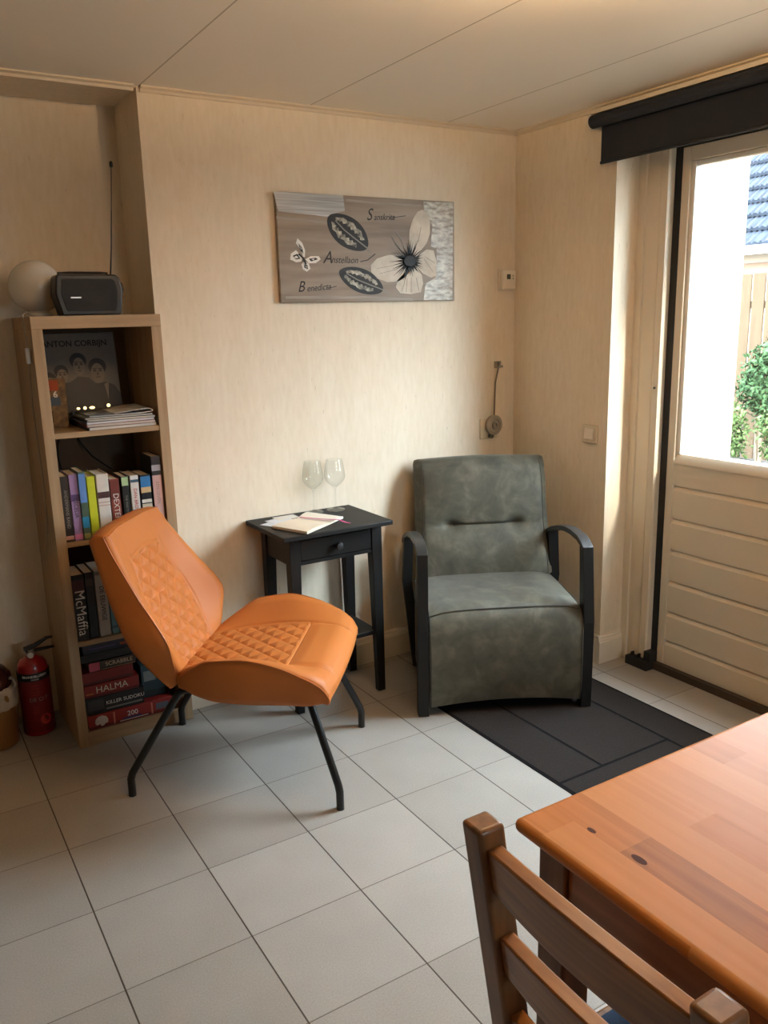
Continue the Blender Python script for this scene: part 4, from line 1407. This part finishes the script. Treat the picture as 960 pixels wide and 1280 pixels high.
# ------------------------------------------------------------------ side table with its things
TX0, TX1, TY0, TY1, TZ = -1.330, -0.876, -0.345, -0.006, 0.709
st = thing('side_table', 'small black wooden side table with drawer between the two lounge chairs', 'side table', (-1.10, -0.175, 0))
MB().box(TX0, TX1, TY0, TY1, TZ - 0.018, TZ).build('tabletop', M['blacktop'], st, bevel=0.003, world=True)
lx = [(-1.279, -1.236), (-0.934, -0.890)]
ly = [(-0.283, -0.243), (-0.066, -0.026)]
for a, b_ in lx:
    for c_, d_ in ly:
        ix = 0.013
        m = MB()
        if a < -1.1:
            bot = [(a, c_), (b_ - ix, c_), (b_ - ix, d_), (a, d_)]
        else:
            bot = [(a + ix, c_), (b_, c_), (b_, d_), (a + ix, d_)]
        if c_ < -0.2:
            bot = [(x, y if y == c_ else y - ix) for x, y in bot]
        else:
            bot = [(x, y if y == d_ else y + ix) for x, y in bot]
        top = [(a, c_), (b_, c_), (b_, d_), (a, d_)]
        m.add([(x, y, 0) for x, y in bot] + [(x, y, 0.59) for x, y in top] + [(x, y, TZ - 0.018) for x, y in top],
              [(0, 3, 2, 1), (8, 9, 10, 11)] + [(r * 4 + q, r * 4 + (q + 1) % 4, r * 4 + 4 + (q + 1) % 4, r * 4 + 4 + q) for r in (0, 1) for q in range(4)])
        m.build('leg', M['blackwood'], st, bevel=0.002, world=True)
m = MB()
m.box(-1.236, -0.934, -0.278, -0.262, 0.672, TZ - 0.018)
m.box(-1.236, -0.934, -0.278, -0.262, 0.578, 0.592)
m.box(-1.272, -1.250, -0.243, -0.066, 0.578, TZ - 0.018)
m.box(-0.918, -0.896, -0.243, -0.066, 0.578, TZ - 0.018)
m.box(-1.236, -0.934, -0.060, -0.040, 0.578, TZ - 0.018)
m.build('apron', M['blackwood'], st, world=True)
dr = MB().box(-1.234, -0.936, -0.279, -0.075, 0.594, 0.670).build('drawer', M['blackwood'], st, bevel=0.0015, world=True)
XF['drawer'] = XF[st.name]
MB().lathe([(0.006, 0.279), (0.007, 0.286), (0.013, 0.291), (0.0155, 0.298), (0.013, 0.305), (0.004, 0.308)], (-1.083, 0, 0.631), 24, axis='Y').build('knob', M['pewter'], dr, smooth=True, world=True)
MB().box(-1.262, -0.908, -0.268, -0.045, 0.238, 0.254).build('lower_shelf', M['blackwood'], st, bevel=0.001, world=True)

GLP = [(0.0365, 0.0), (0.0375, 0.0012), (0.036, 0.0028), (0.012, 0.006), (0.0048, 0.012), (0.0036, 0.03), (0.0034, 0.075), (0.0042, 0.086), (0.010, 0.094), (0.024, 0.106),
       (0.036, 0.120), (0.0415, 0.134), (0.0412, 0.150), (0.0370, 0.175), (0.0315, 0.205), (0.0308, 0.2052), (0.0362, 0.175), (0.0404, 0.150), (0.0407, 0.134), (0.0352, 0.121), (0.0235, 0.1075), (0.009, 0.0965), (0.0005, 0.094)]


def wine_glass(label, x, y):
    t = thing('wine_glass', label, 'wine glass', (x, y, TZ + 0.0005), 0, 'wine glasses on the side table')
    MB().lathe(GLP[7:], (0, 0, 0), 40).build('bowl', M['wine'], t, smooth=True)
    MB().lathe(GLP[:8], (0, 0, 0), 32).build('stem', M['wine'], t, smooth=True)
    return t


wine_glass('empty wine glass standing nearer the armchair on the side table', -0.966, -0.060)
wine_glass('empty wine glass behind the open notebook on the side table', -1.056, -0.047)

nb = thing('notebook', 'open notebook with cream pages and magenta ribbon on the side table', 'notebook', (-1.15, -0.20, TZ))
zb = TZ + 0.0006


def quad_page(mb, c, z_, hump=0.0, n_=12, th=0.006, spine_side=0):
    """c: four corners (spine-far, spine-near, edge-near, edge-far); page block bulging near the spine"""
    c = [Vector((x, y, 0)) for x, y in c]
    verts, faces = [], []
    for i in range(n_ + 1):
        t = i / n_
        a = c[0].lerp(c[3], t)
        b2 = c[1].lerp(c[2], t)
        h = th * (0.35 + 0.65 * math.sin(min(t * 2.2, PI / 2)) if t < 0.75 else 1 - 0.25 * (t - 0.75) / 0.25)
        verts += [a + Vector((0, 0, z_ + h)), b2 + Vector((0, 0, z_ + h)), a + Vector((0, 0, z_)), b2 + Vector((0, 0, z_))]
    for i in range(n_):
        o = i * 4
        faces += [(o, o + 1, o + 5, o + 4), (o + 2, o + 6, o + 7, o + 3), (o, o + 4, o + 6, o + 2), (o + 1, o + 3, o + 7, o + 5)]
    faces += [(0, 2, 3, 1), (n_ * 4, n_ * 4 + 1, n_ * 4 + 3, n_ * 4 + 2)]
    mb.add(verts, faces)


spf, spn = (-1.166, -0.118), (-1.095, -0.262)
m = MB()
quad_page(m, [spf, spn, (-1.236, -0.345), (-1.300, -0.190)], zb + 0.0015, th=0.012)
m.build('left_pages', M['paper'], nb, smooth=True, world=True)
m = MB()
quad_page(m, [spf, spn, (-1.017, -0.212), (-1.090, -0.055)], zb + 0.0015, th=0.009)
m.build('right_pages', mat('white notebook paper', (236, 228, 212), 0.8), nb, smooth=True, world=True)
m = MB()
off = 0.004
m.hexa([(-1.165, -0.114, zb), (-1.093, -0.267, zb), (-1.236, -0.350, zb), (-1.305, -0.189, zb)], [(-1.165, -0.114, zb + .0014), (-1.093, -0.267, zb + .0014), (-1.236, -0.350, zb + .0014), (-1.305, -0.189, zb + .0014)])
m.hexa([(-1.093, -0.267, zb), (-1.165, -0.114, zb), (-1.089, -0.050, zb), (-1.012, -0.211, zb)], [(-1.093, -0.267, zb + .0014), (-1.165, -0.114, zb + .0014), (-1.089, -0.050, zb + .0014), (-1.012, -0.211, zb + .0014)])
m.build('cover', M['cover'], nb, world=True)
m = MB()
rp = [(-1.158, -0.128, zb + 0.0105), (-1.135, -0.165, zb + 0.0105), (-1.110, -0.205, zb + 0.0112), (-1.085, -0.235, zb + 0.0118), (-1.062, -0.262, zb + 0.0118), (-1.046, -0.283, zb + 0.004), (-1.034, -0.297, zb + 0.0015)]
for (a, b_) in zip(rp[:-1], rp[1:]):
    m.hexa([(a[0] - .004, a[1] - .002, a[2]), (a[0] + .004, a[1] + .002, a[2]), (b_[0] + .004, b_[1] + .002, b_[2]), (b_[0] - .004, b_[1] - .002, b_[2])],
           [(a[0] - .004, a[1] - .002, a[2] + .0006), (a[0] + .004, a[1] + .002, a[2] + .0006), (b_[0] + .004, b_[1] + .002, b_[2] + .0006), (b_[0] - .004, b_[1] - .002, b_[2] + .0006)])
m.build('ribbon', M['ribbon'], nb, world=True)

cards = [('pale blue card fanned out farthest left under the notebook', (-1.262, -0.118), 0.42), ('pale blue card in the middle of the fan behind the notebook', (-1.228, -0.088), 0.22), ('pale card nearest the wall behind the notebook', (-1.188, -0.066), 0.02)]
for k, (lb, (cx, cy), a) in enumerate(cards):
    m = MB().box(-0.045, 0.045, -0.030, 0.030, 0, 0.0006)
    R_ = Matrix.Translation((cx, cy, TZ + 0.0004 + 0.0009 * k)) @ Matrix.Rotation(a, 4, 'Z')
    o = m.build('paper_card', M['card'] if k < 2 else M['white'])
    o.matrix_world = R_
    tag(o, lb, 'card', 'cards on the side table')

# ------------------------------------------------------------------ orange quilted lounge chair
oc = thing('lounge_chair', 'cognac orange leather lounge chair with diamond quilting and black steel legs', 'chair', (-1.55, -0.499, 0), math.radians(-38.5))
Wt = [(-0.165, 0.205), (-0.10, 0.255), (-0.02, 0.286), (0.10, 0.300), (0.24, 0.296), (0.325, 0.280)]
Ht = [(-0.165, 0.0), (-0.10, 0.050), (-0.03, 0.084), (0.06, 0.088), (0.18, 0.062), (0.27, 0.026), (0.325, 0.006)]
Bt = [(-0.165, 0.402), (0.0, 0.418), (0.17, 0.430), (0.26, 0.426), (0.305, 0.410), (0.325, 0.384)]


def quilt(a, b_, p):
    d1 = (a + b_) / p
    d2 = (a - b_) / p
    e = min(abs(d1 - round(d1)), abs(d2 - round(d2))) * p * 0.7
    return 0.0125 * min(1.0, e / 0.021) ** 0.42 - 0.010


def roll(s):
    """rounds the last tenth of the width over into the rim"""
    a = abs(s)
    if a <= 0.88:
        return a, 0.0
    t = (a - 0.88) / 0.12
    return 0.88 + 0.12 * math.sin(t * PI / 2), 1 - math.cos(t * PI / 2)


def seatP(u, v):
    f0 = -0.165 + 0.490 * u
    s = 2 * v - 1
    a, drop = roll(s)
    W_ = lerp_tab(Wt, f0)
    w = max(0, (abs(s) - 0.58) / 0.42)
    w = w ** 1.15
    z_ = lerp_tab(Bt, f0) + lerp_tab(Ht, f0) * w - 0.020 * drop
    l = math.copysign(a, s) * W_
    f = f0 + 0.010 * (1 - s * s) * smooth(0.1, 0.325, f0)
    inq = smooth(0.60, 0.56, abs(s)) * smooth(0.172, 0.164, f0)
    z_ += 0.62 * quilt(l, f0, 0.070) * inq
    z_ -= 0.004 * math.exp(-((f0 - 0.176) / 0.0035) ** 2) * smooth(0.64, 0.58, abs(s))
    z_ += 0.006 * smooth(0.18, 0.22, f0) * smooth(0.60, 0.53, abs(s)) * smooth(0.325, 0.28, f0)
    z_ -= 0.004 * math.exp(-((abs(s) - 0.615) / 0.012) ** 2) * smooth(0.34, 0.28, f0)
    return (f, l, z_)


def seatQ(u, v):
    f0 = -0.165 + 0.490 * u
    s = 2 * v - 1
    W_ = lerp_tab(Wt, f0) * (0.90 + 0.06 * smooth(0.2, 0.325, f0))
    z_ = lerp_tab([(-0.165, 0.345), (0.0, 0.338), (0.25, 0.340), (0.325, 0.352)], f0) - 0.008 * (1 - s * s)
    return (f0 * 0.96 + 0.004 * (1 - s * s) * smooth(0.1, 0.325, f0), s * W_, z_)


MB().shell(seatP, seatQ, 190, 190, bulge=0.012, k=4).build('seat', M['leather'], oc, smooth=True, angle=80)

WbT = [(0, 0.200), (0.14, 0.238), (0.34, 0.270), (0.55, 0.252), (0.80, 0.224), (1.0, 0.203)]
FwT = [(0, 0.0), (0.14, 0.045), (0.34, 0.085), (0.60, 0.055), (0.85, 0.024), (1, 0.012)]


def backP(u, v):
    s = 2 * v - 1
    t = u
    a, drop = roll(s)
    f = -0.150 - 0.200 * t - 0.015 * math.sin(PI * t)
    z_ = 0.385 + 0.458 * t
    W_ = lerp_tab(WbT, t)
    l = math.copysign(a, s) * W_
    w = max(0, (abs(s) - 0.55) / 0.45) ** 1.2
    f += lerp_tab(FwT, t) * w - 0.018 * drop
    z_ -= 0.010 * abs(s) ** 4 * smooth(0.75, 1.0, t)
    lim = 0.56 - 0.10 * smooth(0.45, 0.75, t)
    inq = smooth(lim + 0.02, lim - 0.02, abs(s)) * smooth(0.80, 0.78, t + 0.06 * abs(s))
    d = quilt(l, t * 0.50, 0.070) * inq
    d -= 0.003 * math.exp(-((abs(s) - lim - 0.03) / 0.012) ** 2) * smooth(0.84, 0.80, t)
    d -= 0.003 * math.exp(-((t + 0.06 * abs(s) - 0.815) / 0.008) ** 2) * smooth(lim + 0.05, lim, abs(s))
    n_ = Vector((0.92, 0, 0.38))
    return Vector((f, l, z_)) + n_ * d


def backQ(u, v):
    s = 2 * v - 1
    t = u
    f = -0.212 - 0.214 * t - 0.020 * math.sin(PI * t)
    z_ = 0.345 + 0.482 * t
    W_ = lerp_tab(WbT, t) * 0.96
    z_ -= 0.010 * abs(s) ** 4 * smooth(0.75, 1.0, t)
    return (f + 0.020 * abs(s) ** 3, s * W_, z_)


MB().shell(backP, backQ, 200, 180, bulge=0.012, k=4).build('backrest', M['leather'], oc, smooth=True, angle=80)
# piping along rims
for nm, fn in (('seat_piping', seatP), ('back_piping', backP)):
    m = MB()
    pts = []
    if nm == 'seat_piping':
        for side in (0.0, 1.0):
            m.tube([Vector(fn(k / 40, side)) + Vector((0, (1 if side else -1) * 0.002, 0.0005)) for k in range(2, 41)], 0.0022, 6)
    else:
        P_ = [fn(k / 40, 0.0) for k in range(2, 41)] + [fn(1.0, k / 24) for k in range(1, 24)] + [fn(1 - k / 40, 1.0) for k in range(0, 39)]
        m.tube([Vector(p) for p in P_], 0.0022, 6)
    m.build(nm, M['thread'], oc, smooth=True)
MB().tube([Vector(seatP(0.696, 0.21 + 0.58 * k / 30)) + Vector((0, 0, 0.0012)) for k in range(31)], 0.0016, 6).build('stitched_seam', mat('light orange thread', (220, 150, 86), 0.5), oc, smooth=True)
feet = [(-0.329, -0.238), (0.341, -0.260), (0.330, 0.265), (-0.338, 0.236)]
tops = [(-0.155, -0.165), (0.225, -0.165), (0.225, 0.165), (-0.155, 0.165)]
for (fx, fy), (tx, ty) in zip(feet, tops):
    bx, by = fx, fy
    top = Vector((tx, ty, 0.330))
    bend = Vector((bx, by, 0.068))
    d = (bend - top)
    p1 = top + Vector((d.x * 0.10, d.y * 0.10, -0.004))
    p2 = top + Vector((d.x * 0.22, d.y * 0.22, -0.035))
    pts = [top - Vector((d.x * 0.25, d.y * 0.25, -0.004)), top, p1, p2, bend - d.normalized() * 0.012, bend + Vector((0, 0, -0.010)), Vector((bx, by, 0.0))]
    MB().tube(pts, 0.0122, 14).build('leg', M['steel'], oc, smooth=True)
m = MB()
m.tube([(-0.10, -0.16, 0.333), (0.17, -0.16, 0.333)], 0.009, 10)
m.tube([(-0.10, 0.16, 0.333), (0.17, 0.16, 0.333)], 0.009, 10)
m.tube([(-0.08, -0.16, 0.333), (-0.08, 0.16, 0.333)], 0.009, 10)
m.tube([(0.15, -0.16, 0.333), (0.15, 0.16, 0.333)], 0.009, 10)
m.build('under_frame', M['steel'], oc, smooth=True)

# ------------------------------------------------------------------ mat
mt = thing('door_mat', 'dark grey mat with black line pattern on the tiles in front of the door', 'mat', (-0.48, -0.95, 0))
MX0, MX1, MY0, MY1 = -0.812, -0.142, -1.50, -0.42
m = MB()
m.box(MX0, MX1, MY0, MY1, 0.0, 0.0018)
m.build('backing', M['mat_line'], mt, world=True)
blocks = []
yb, yt = MY0 + 0.012, MY1 - 0.012
xl, xr = MX0 + 0.012, MX1 - 0.012
g_ = 0.010
L1, L2, C1 = -0.614, -0.300, -1.185
blocks = [(xl, L1 - g_ / 2, C1 + g_ / 2, yt), (L1 + g_ / 2, L2 - g_ / 2, C1 + g_ / 2, yt), (L2 + g_ / 2, xr, yb, yt), (xl, L2 - g_ / 2, yb, C1 - g_ / 2)]
for b_ in blocks:
    MB().box(b_[0], b_[1], b_[2], b_[3], 0.0018, 0.0034).build('pile_panel', M['mat'], mt, world=True, bevel=0.001)

# ------------------------------------------------------------------ grey armchair
ac = thing('armchair', 'olive grey upholstered armchair with curved black metal arms in the room corner', 'armchair', (-0.626, -0.708, 0.0035), math.radians(243))


def fl(f, l, z_):
    return (f, l, z_)


prof = [(-0.455, 0.405), (-0.30, 0.412), (-0.10, 0.413), (-0.040, 0.408), (-0.012, 0.392), (0.004, 0.360), (0.012, 0.30), (0.014, 0.20), (0.008, 0.10), (-0.004, 0.03), (-0.03, 0.022), (-0.42, 0.022), (-0.455, 0.05)]


def sec(t):  # noqa
    """front skirt bottom arches up a little towards the middle"""
    return [(f, z_ + (0.020 * (1 - t * t) if z_ < 0.06 else 0.005 * (1 - t * t) - (0.018 * abs(t) ** 7 if z_ > 0.33 else 0))) for f, z_ in prof]


NS = 28
m = MB()
L0, L1_ = -0.284, 0.287
n_ = len(prof)
for k in range(NS + 1):
    t = math.sin(PI / 2 * (-1 + 2 * k / NS))
    l = (L0 + L1_) / 2 + (L1_ - L0) / 2 * t
    for (f, z_) in sec(t):
        m.v.append(Vector((f, l, z_)))
for k in range(NS):
    for i in range(n_):
        a, b_ = k * n_ + i, k * n_ + (i + 1) % n_
        m.f.append([a, b_, b_ + n_, a + n_])
        m.m.append(0)
m.f.append(list(range(n_)))
m.m.append(0)
m.f.append(list(range(NS * n_, NS * n_ + n_))[::-1])
m.m.append(0)
m.build('seat', M['nubuck'], ac, bevel=0.008, seg=2, smooth=True, angle=60)
m = MB()
m.tube([(-0.018, L0 + 0.006 + (L1_ - L0 - 0.012) * k / 12, 0.4000 + 0.005 * (1 - (2 * k / 12 - 1) ** 2) - 0.015 * abs(2 * k / 12 - 1) ** 7) for k in range(13)], 0.0022, 6)
for l in (L0 + 0.006, L1_ - 0.006):
    m.tube([(f + 0.001, l + (0.002 if l > 0 else -0.002), z_ + 0.001 - (0.016 if z_ > 0.33 else 0)) for f, z_ in prof[1:10]], 0.0020, 6)
m.build('seat_seam', M['seam'], ac, smooth=True)

BC, BH = 0.016, 0.272


def brP(u, v):
    s = 2 * v - 1
    t = u
    z_ = 0.395 + 0.464 * t
    f = -0.425 - 0.135 * t - 0.02 * math.sin(PI * t) * 0.5
    seam = 0.445
    # two soft cushions meeting at a seam, with two tuft dents
    puff = 0.020 * (1 - ((t - 0.22) / 0.24) ** 2) if t < seam else 0.020 * (1 - ((t - 0.72) / 0.30) ** 2)
    puff = max(puff, -0.004)
    puff *= (1 - abs(s) ** 4)
    f += puff
    f -= 0.010 * math.exp(-((t - seam) / 0.012) ** 2) * smooth(0.62, 0.45, abs(s - 0.0))
    for sc in (-0.52, 0.50):
        f -= 0.017 * math.exp(-(((s - sc) * BH / 0.035) ** 2 + ((t - seam) * 0.475 / 0.022) ** 2))
    W_ = BH * (1 - 0.02 * smooth(0.8, 1.0, t) + 0.025 * smooth(0.45, 0.15, t))
    z_ += 0.012 * (1 - s * s) * smooth(0.8, 1, t)
    e = smooth(0.9, 1.0, abs(s))
    f -= 0.020 * e
    f -= 0.025 * smooth(0.93, 1.0, t)
    return (f, BC + s * W_, z_)


def brQ(u, v):
    s = 2 * v - 1
    t = u
    z_ = 0.395 + 0.450 * t
    f = -0.525 - 0.105 * t
    return (f + 0.015 * smooth(0.9, 1, abs(s)), BC + s * BH * 0.985, z_ + 0.010 * (1 - s * s) * smooth(0.8, 1, t))


MB().shell(brP, brQ, 76, 76, bulge=0.014, k=4).build('backrest', M['nubuck'], ac, smooth=True, angle=80)
m = MB()
for v in (0.035, 0.965):
    m.tube([Vector(brP(k / 40, v)) + Vector((0.001, 0, 0)) for k in range(0, 40)], 0.0020, 6)
m.tube([Vector(brP(0.445, 0.24 + 0.51 * k / 30)) + Vector((0.0012, 0, 0)) for k in range(31)], 0.0018, 6)
m.build('back_seam', M['seam'], ac, smooth=True)
for v in (0.24, 0.75):
    p = Vector(brP(0.445, v))
    mb = MB().lathe([(0.0005, 0.004), (0.008, 0.003), (0.010, 0.0), (0.009, -0.004)], (0, 0, 0), 16)
    mb.v = [Vector((p.x + q.z, p.y + q.x, p.z + q.y)) for q in mb.v]
    mb.build('button', M['nubuck'], ac, smooth=True)

arm_path = [(0.0, 0.622), (-0.03, 0.637), (-0.08, 0.648), (-0.16, 0.650), (-0.24, 0.643), (-0.33, 0.625), (-0.42, 0.598), (-0.50, 0.566), (-0.55, 0.540)]
for sgn in (-1, 1):
    l0, l1 = (0.288, 0.327) if sgn > 0 else (-0.327, -0.288)
    nm_l = 'leg'
    m = MB()
    m.hexa([fl(0.002, l0, 0), fl(0.002, l1, 0), fl(-0.050, l1, 0), fl(-0.050, l0, 0)], [fl(0.010, l0, 0.34), fl(0.010, l1, 0.34), fl(-0.046, l1, 0.34), fl(-0.046, l0, 0.34)])
    dl = -0.010 if sgn > 0 else 0.004
    m.hexa([fl(0.010, l0, 0.34), fl(0.010, l1, 0.34), fl(-0.046, l1, 0.34), fl(-0.046, l0, 0.34)], [fl(0.0, l0 + dl, 0.622), fl(0.0, l1 + dl, 0.622), fl(-0.040, l1 + dl, 0.622), fl(-0.040, l0 + dl, 0.622)])
    m.build('leg', M['anthracite'], ac, bevel=0.0015)
    m = MB()
    n2 = len(arm_path)
    for (f, z_) in arm_path:
        k2 = dl
        for (ll, dz) in ((l0 + k2, 0), (l1 + k2, 0), (l1 + k2, -0.020), (l0 + k2, -0.020)):
            m.v.append(Vector((f, ll, z_ + 0.002 + dz)))
    for i in range(n2 - 1):
        for k in range(4):
            m.f.append([i * 4 + k, i * 4 + (k + 1) % 4, (i + 1) * 4 + (k + 1) % 4, (i + 1) * 4 + k])
            m.m.append(0)
    m.f += [[0, 1, 2, 3], [(n2 - 1) * 4 + k for k in (3, 2, 1, 0)]]
    m.m += [0, 0]
    m.build('armrest', mat('brushed anthracite arm', (40, 40, 40), 0.4, spec=0.4), ac, bevel=0.002, smooth=True)
    li = -sgn * 0.034
    q0 = [fl(-0.462, l0 + li, 0), fl(-0.462, l1 + li, 0), fl(-0.507, l1 + li, 0), fl(-0.507, l0 + li, 0)]
    q1 = [fl(-0.456, l0 + sgn * .004, 0.38), fl(-0.456, l1 + sgn * .004, 0.38), fl(-0.500, l1 + sgn * .004, 0.38), fl(-0.500, l0 + sgn * .004, 0.38)]
    q2 = [fl(-0.44, l0 + dl, 0.575), fl(-0.44, l1 + dl, 0.575), fl(-0.49, l1 + dl, 0.562), fl(-0.49, l0 + dl, 0.562)]
    m = MB().hexa(q0, q1)
    m.hexa(q1, q2)
    m.build('leg', M['anthracite'], ac)

# ------------------------------------------------------------------ dining table
dt = thing('dining_table', 'honey coloured pine dining table with visible knots, in the front right corner', 'dining table', (-1.40, -2.69, 0))
X0, X1, Y0, Y1_, ZT = -1.777, -1.037, -3.274, -2.094, 0.735
m = MB().box(X0, X1, Y0, Y1_, ZT - 0.022, ZT)
m.build('tabletop', M['table'], dt, bevel=0.010, seg=4, world=True)
m = MB()
for (kx, ky, rx, ry, a) in ((-1.705, -2.180, 0.004, 0.008, 0.2), (-1.700, -2.262, 0.006, 0.013, 0.5), (-1.650, -2.480, 0.005, 0.010, 0.4)):
    pts = [(kx + rx * math.cos(t), ky + ry * math.sin(t)) for t in [2 * PI * k / 14 for k in range(14)]]
    MB().prism(pts, lambda p, q, t: (p, q, t), ZT - 0.001, ZT + 0.0002).build('knot', M['knot'], dt, world=True)
for (x, y) in ((X0 + 0.028, Y1_ - 0.026 - 0.055), (X1 - 0.083, Y1_ - 0.081), (X0 + 0.028, Y0 + 0.026), (X1 - 0.083, Y0 + 0.026)):
    MB().box(x, x + 0.055, y, y + 0.055, 0, ZT - 0.022).build('leg', mat('table leg pine', (130, 88, 52), 0.5, var2=(104, 68, 38), scale=(50, 50, 4)), dt, bevel=0.004, world=True)
m = MB()
m.box(X0 + 0.036, X0 + 0.054, Y0 + 0.081, Y1_ - 0.081, ZT - 0.112, ZT - 0.022)
m.box(X1 - 0.054, X1 - 0.036, Y0 + 0.081, Y1_ - 0.081, ZT - 0.112, ZT - 0.022)
m.box(X0 + 0.083, X1 - 0.083, Y1_ - 0.054, Y1_ - 0.036, ZT - 0.112, ZT - 0.022)
m.box(X0 + 0.083, X1 - 0.083, Y0 + 0.036, Y0 + 0.054, ZT - 0.112, ZT - 0.022)
m.build('apron', M['table_edge'], dt, world=True)

# ------------------------------------------------------------------ dining chair
dc = thing('dining_chair', 'stained wooden ladder back dining chair pushed up to the pine table', 'dining chair', (-1.70, -2.39, 0))
PY = (-2.221, -2.552)
zt_ = 0.857


def px(z_):
    return -1.868 - 0.150 * max(0, z_ - 0.42)


for y in PY:
    m = MB()
    hw, hd = 0.0185, 0.020
    lv = [(0, -1.868 - 0.02), (0.42, -1.868), (zt_, px(zt_))]
    for (za, xa), (zb_, xb) in zip(lv[:-1], lv[1:]):
        m.hexa([(xa - hd, y - hw, za), (xa + hd, y - hw, za), (xa + hd, y + hw, za), (xa - hd, y + hw, za)],
               [(xb - hd, y - hw, zb_), (xb + hd, y - hw, zb_), (xb + hd, y + hw, zb_), (xb - hd, y + hw, zb_)])
    bmw = bmesh.new
    m.build('back_post', M['postwood'], dc, bevel=0.006, seg=3, world=True)


def slat(z0, z1, arch=0.012, bow=0.012, th_=0.022):
    m = MB()
    n_ = 16
    ya, yb_ = PY[0] - 0.017, PY[1] + 0.017
    for k in range(n_ + 1):
        t = k / n_
        y = ya + (yb_ - ya) * t
        c_ = 1 - (2 * t - 1) ** 2
        for (dx, z_) in ((-th_ / 2, z0), (th_ / 2, z0), (th_ / 2, z1 + arch * c_), (-th_ / 2, z1 + arch * c_)):
            m.v.append(Vector((px(z_) - bow * c_ + dx, y, z_)))
    for k in range(n_):
        for i in range(4):
            m.f.append([k * 4 + i, k * 4 + (i + 1) % 4, (k + 1) * 4 + (i + 1) % 4, (k + 1) * 4 + i])
            m.m.append(0)
    m.f += [[0, 1, 2, 3], [n_ * 4 + i for i in (3, 2, 1, 0)]]
    m.m += [0, 0]
    m.build('slat', M['chairwood'], dc, bevel=0.003, world=True)


slat(0.766, 0.830)
slat(0.642, 0.700)
slat(0.518, 0.574)
MB().box(-1.880, -1.485, -2.570, -2.200, 0.425, 0.445).build('seat', M['chairwood'], dc, bevel=0.005, world=True)
for y in (-2.225, -2.545):
    MB().box(-1.540, -1.504, y - 0.018, y + 0.018, 0, 0.425).build('front_leg', M['postwood'], dc, bevel=0.004, world=True)
    MB().box(-1.855, -1.540, y - 0.009, y + 0.009, 0.17, 0.20).build('stretcher', M['postwood'], dc, world=True)
    MB().box(-1.855, -1.540, y - 0.010, y + 0.010, 0.37, 0.425).build('seat_rail', M['postwood'], dc, world=True)
MB().box(-1.531, -1.513, -2.527, -2.243, 0.37, 0.425).build('seat_rail', M['postwood'], dc, world=True)
MB().box(-1.877, -1.859, -2.534, -2.232, 0.37, 0.425).build('seat_rail', M['postwood'], dc, world=True)
cu = thing('seat_cushion', 'dark blue seat cushion on the wooden dining chair', 'cushion', (-1.68, -2.385, 0.445))


def cuP(u, v):
    a, b_ = 2 * u - 1, 2 * v - 1
    return (0.175 * a, 0.165 * b_, 0.012 + 0.026 * (1 - a ** 4) * (1 - b_ ** 4))


def cuQ(u, v):
    a, b_ = 2 * u - 1, 2 * v - 1
    return (0.175 * a, 0.165 * b_, 0.0005)


MB().shell(cuP, cuQ, 20, 20, bulge=0.006, k=3).build('pad', M['bluecloth'], cu, smooth=True, angle=80)
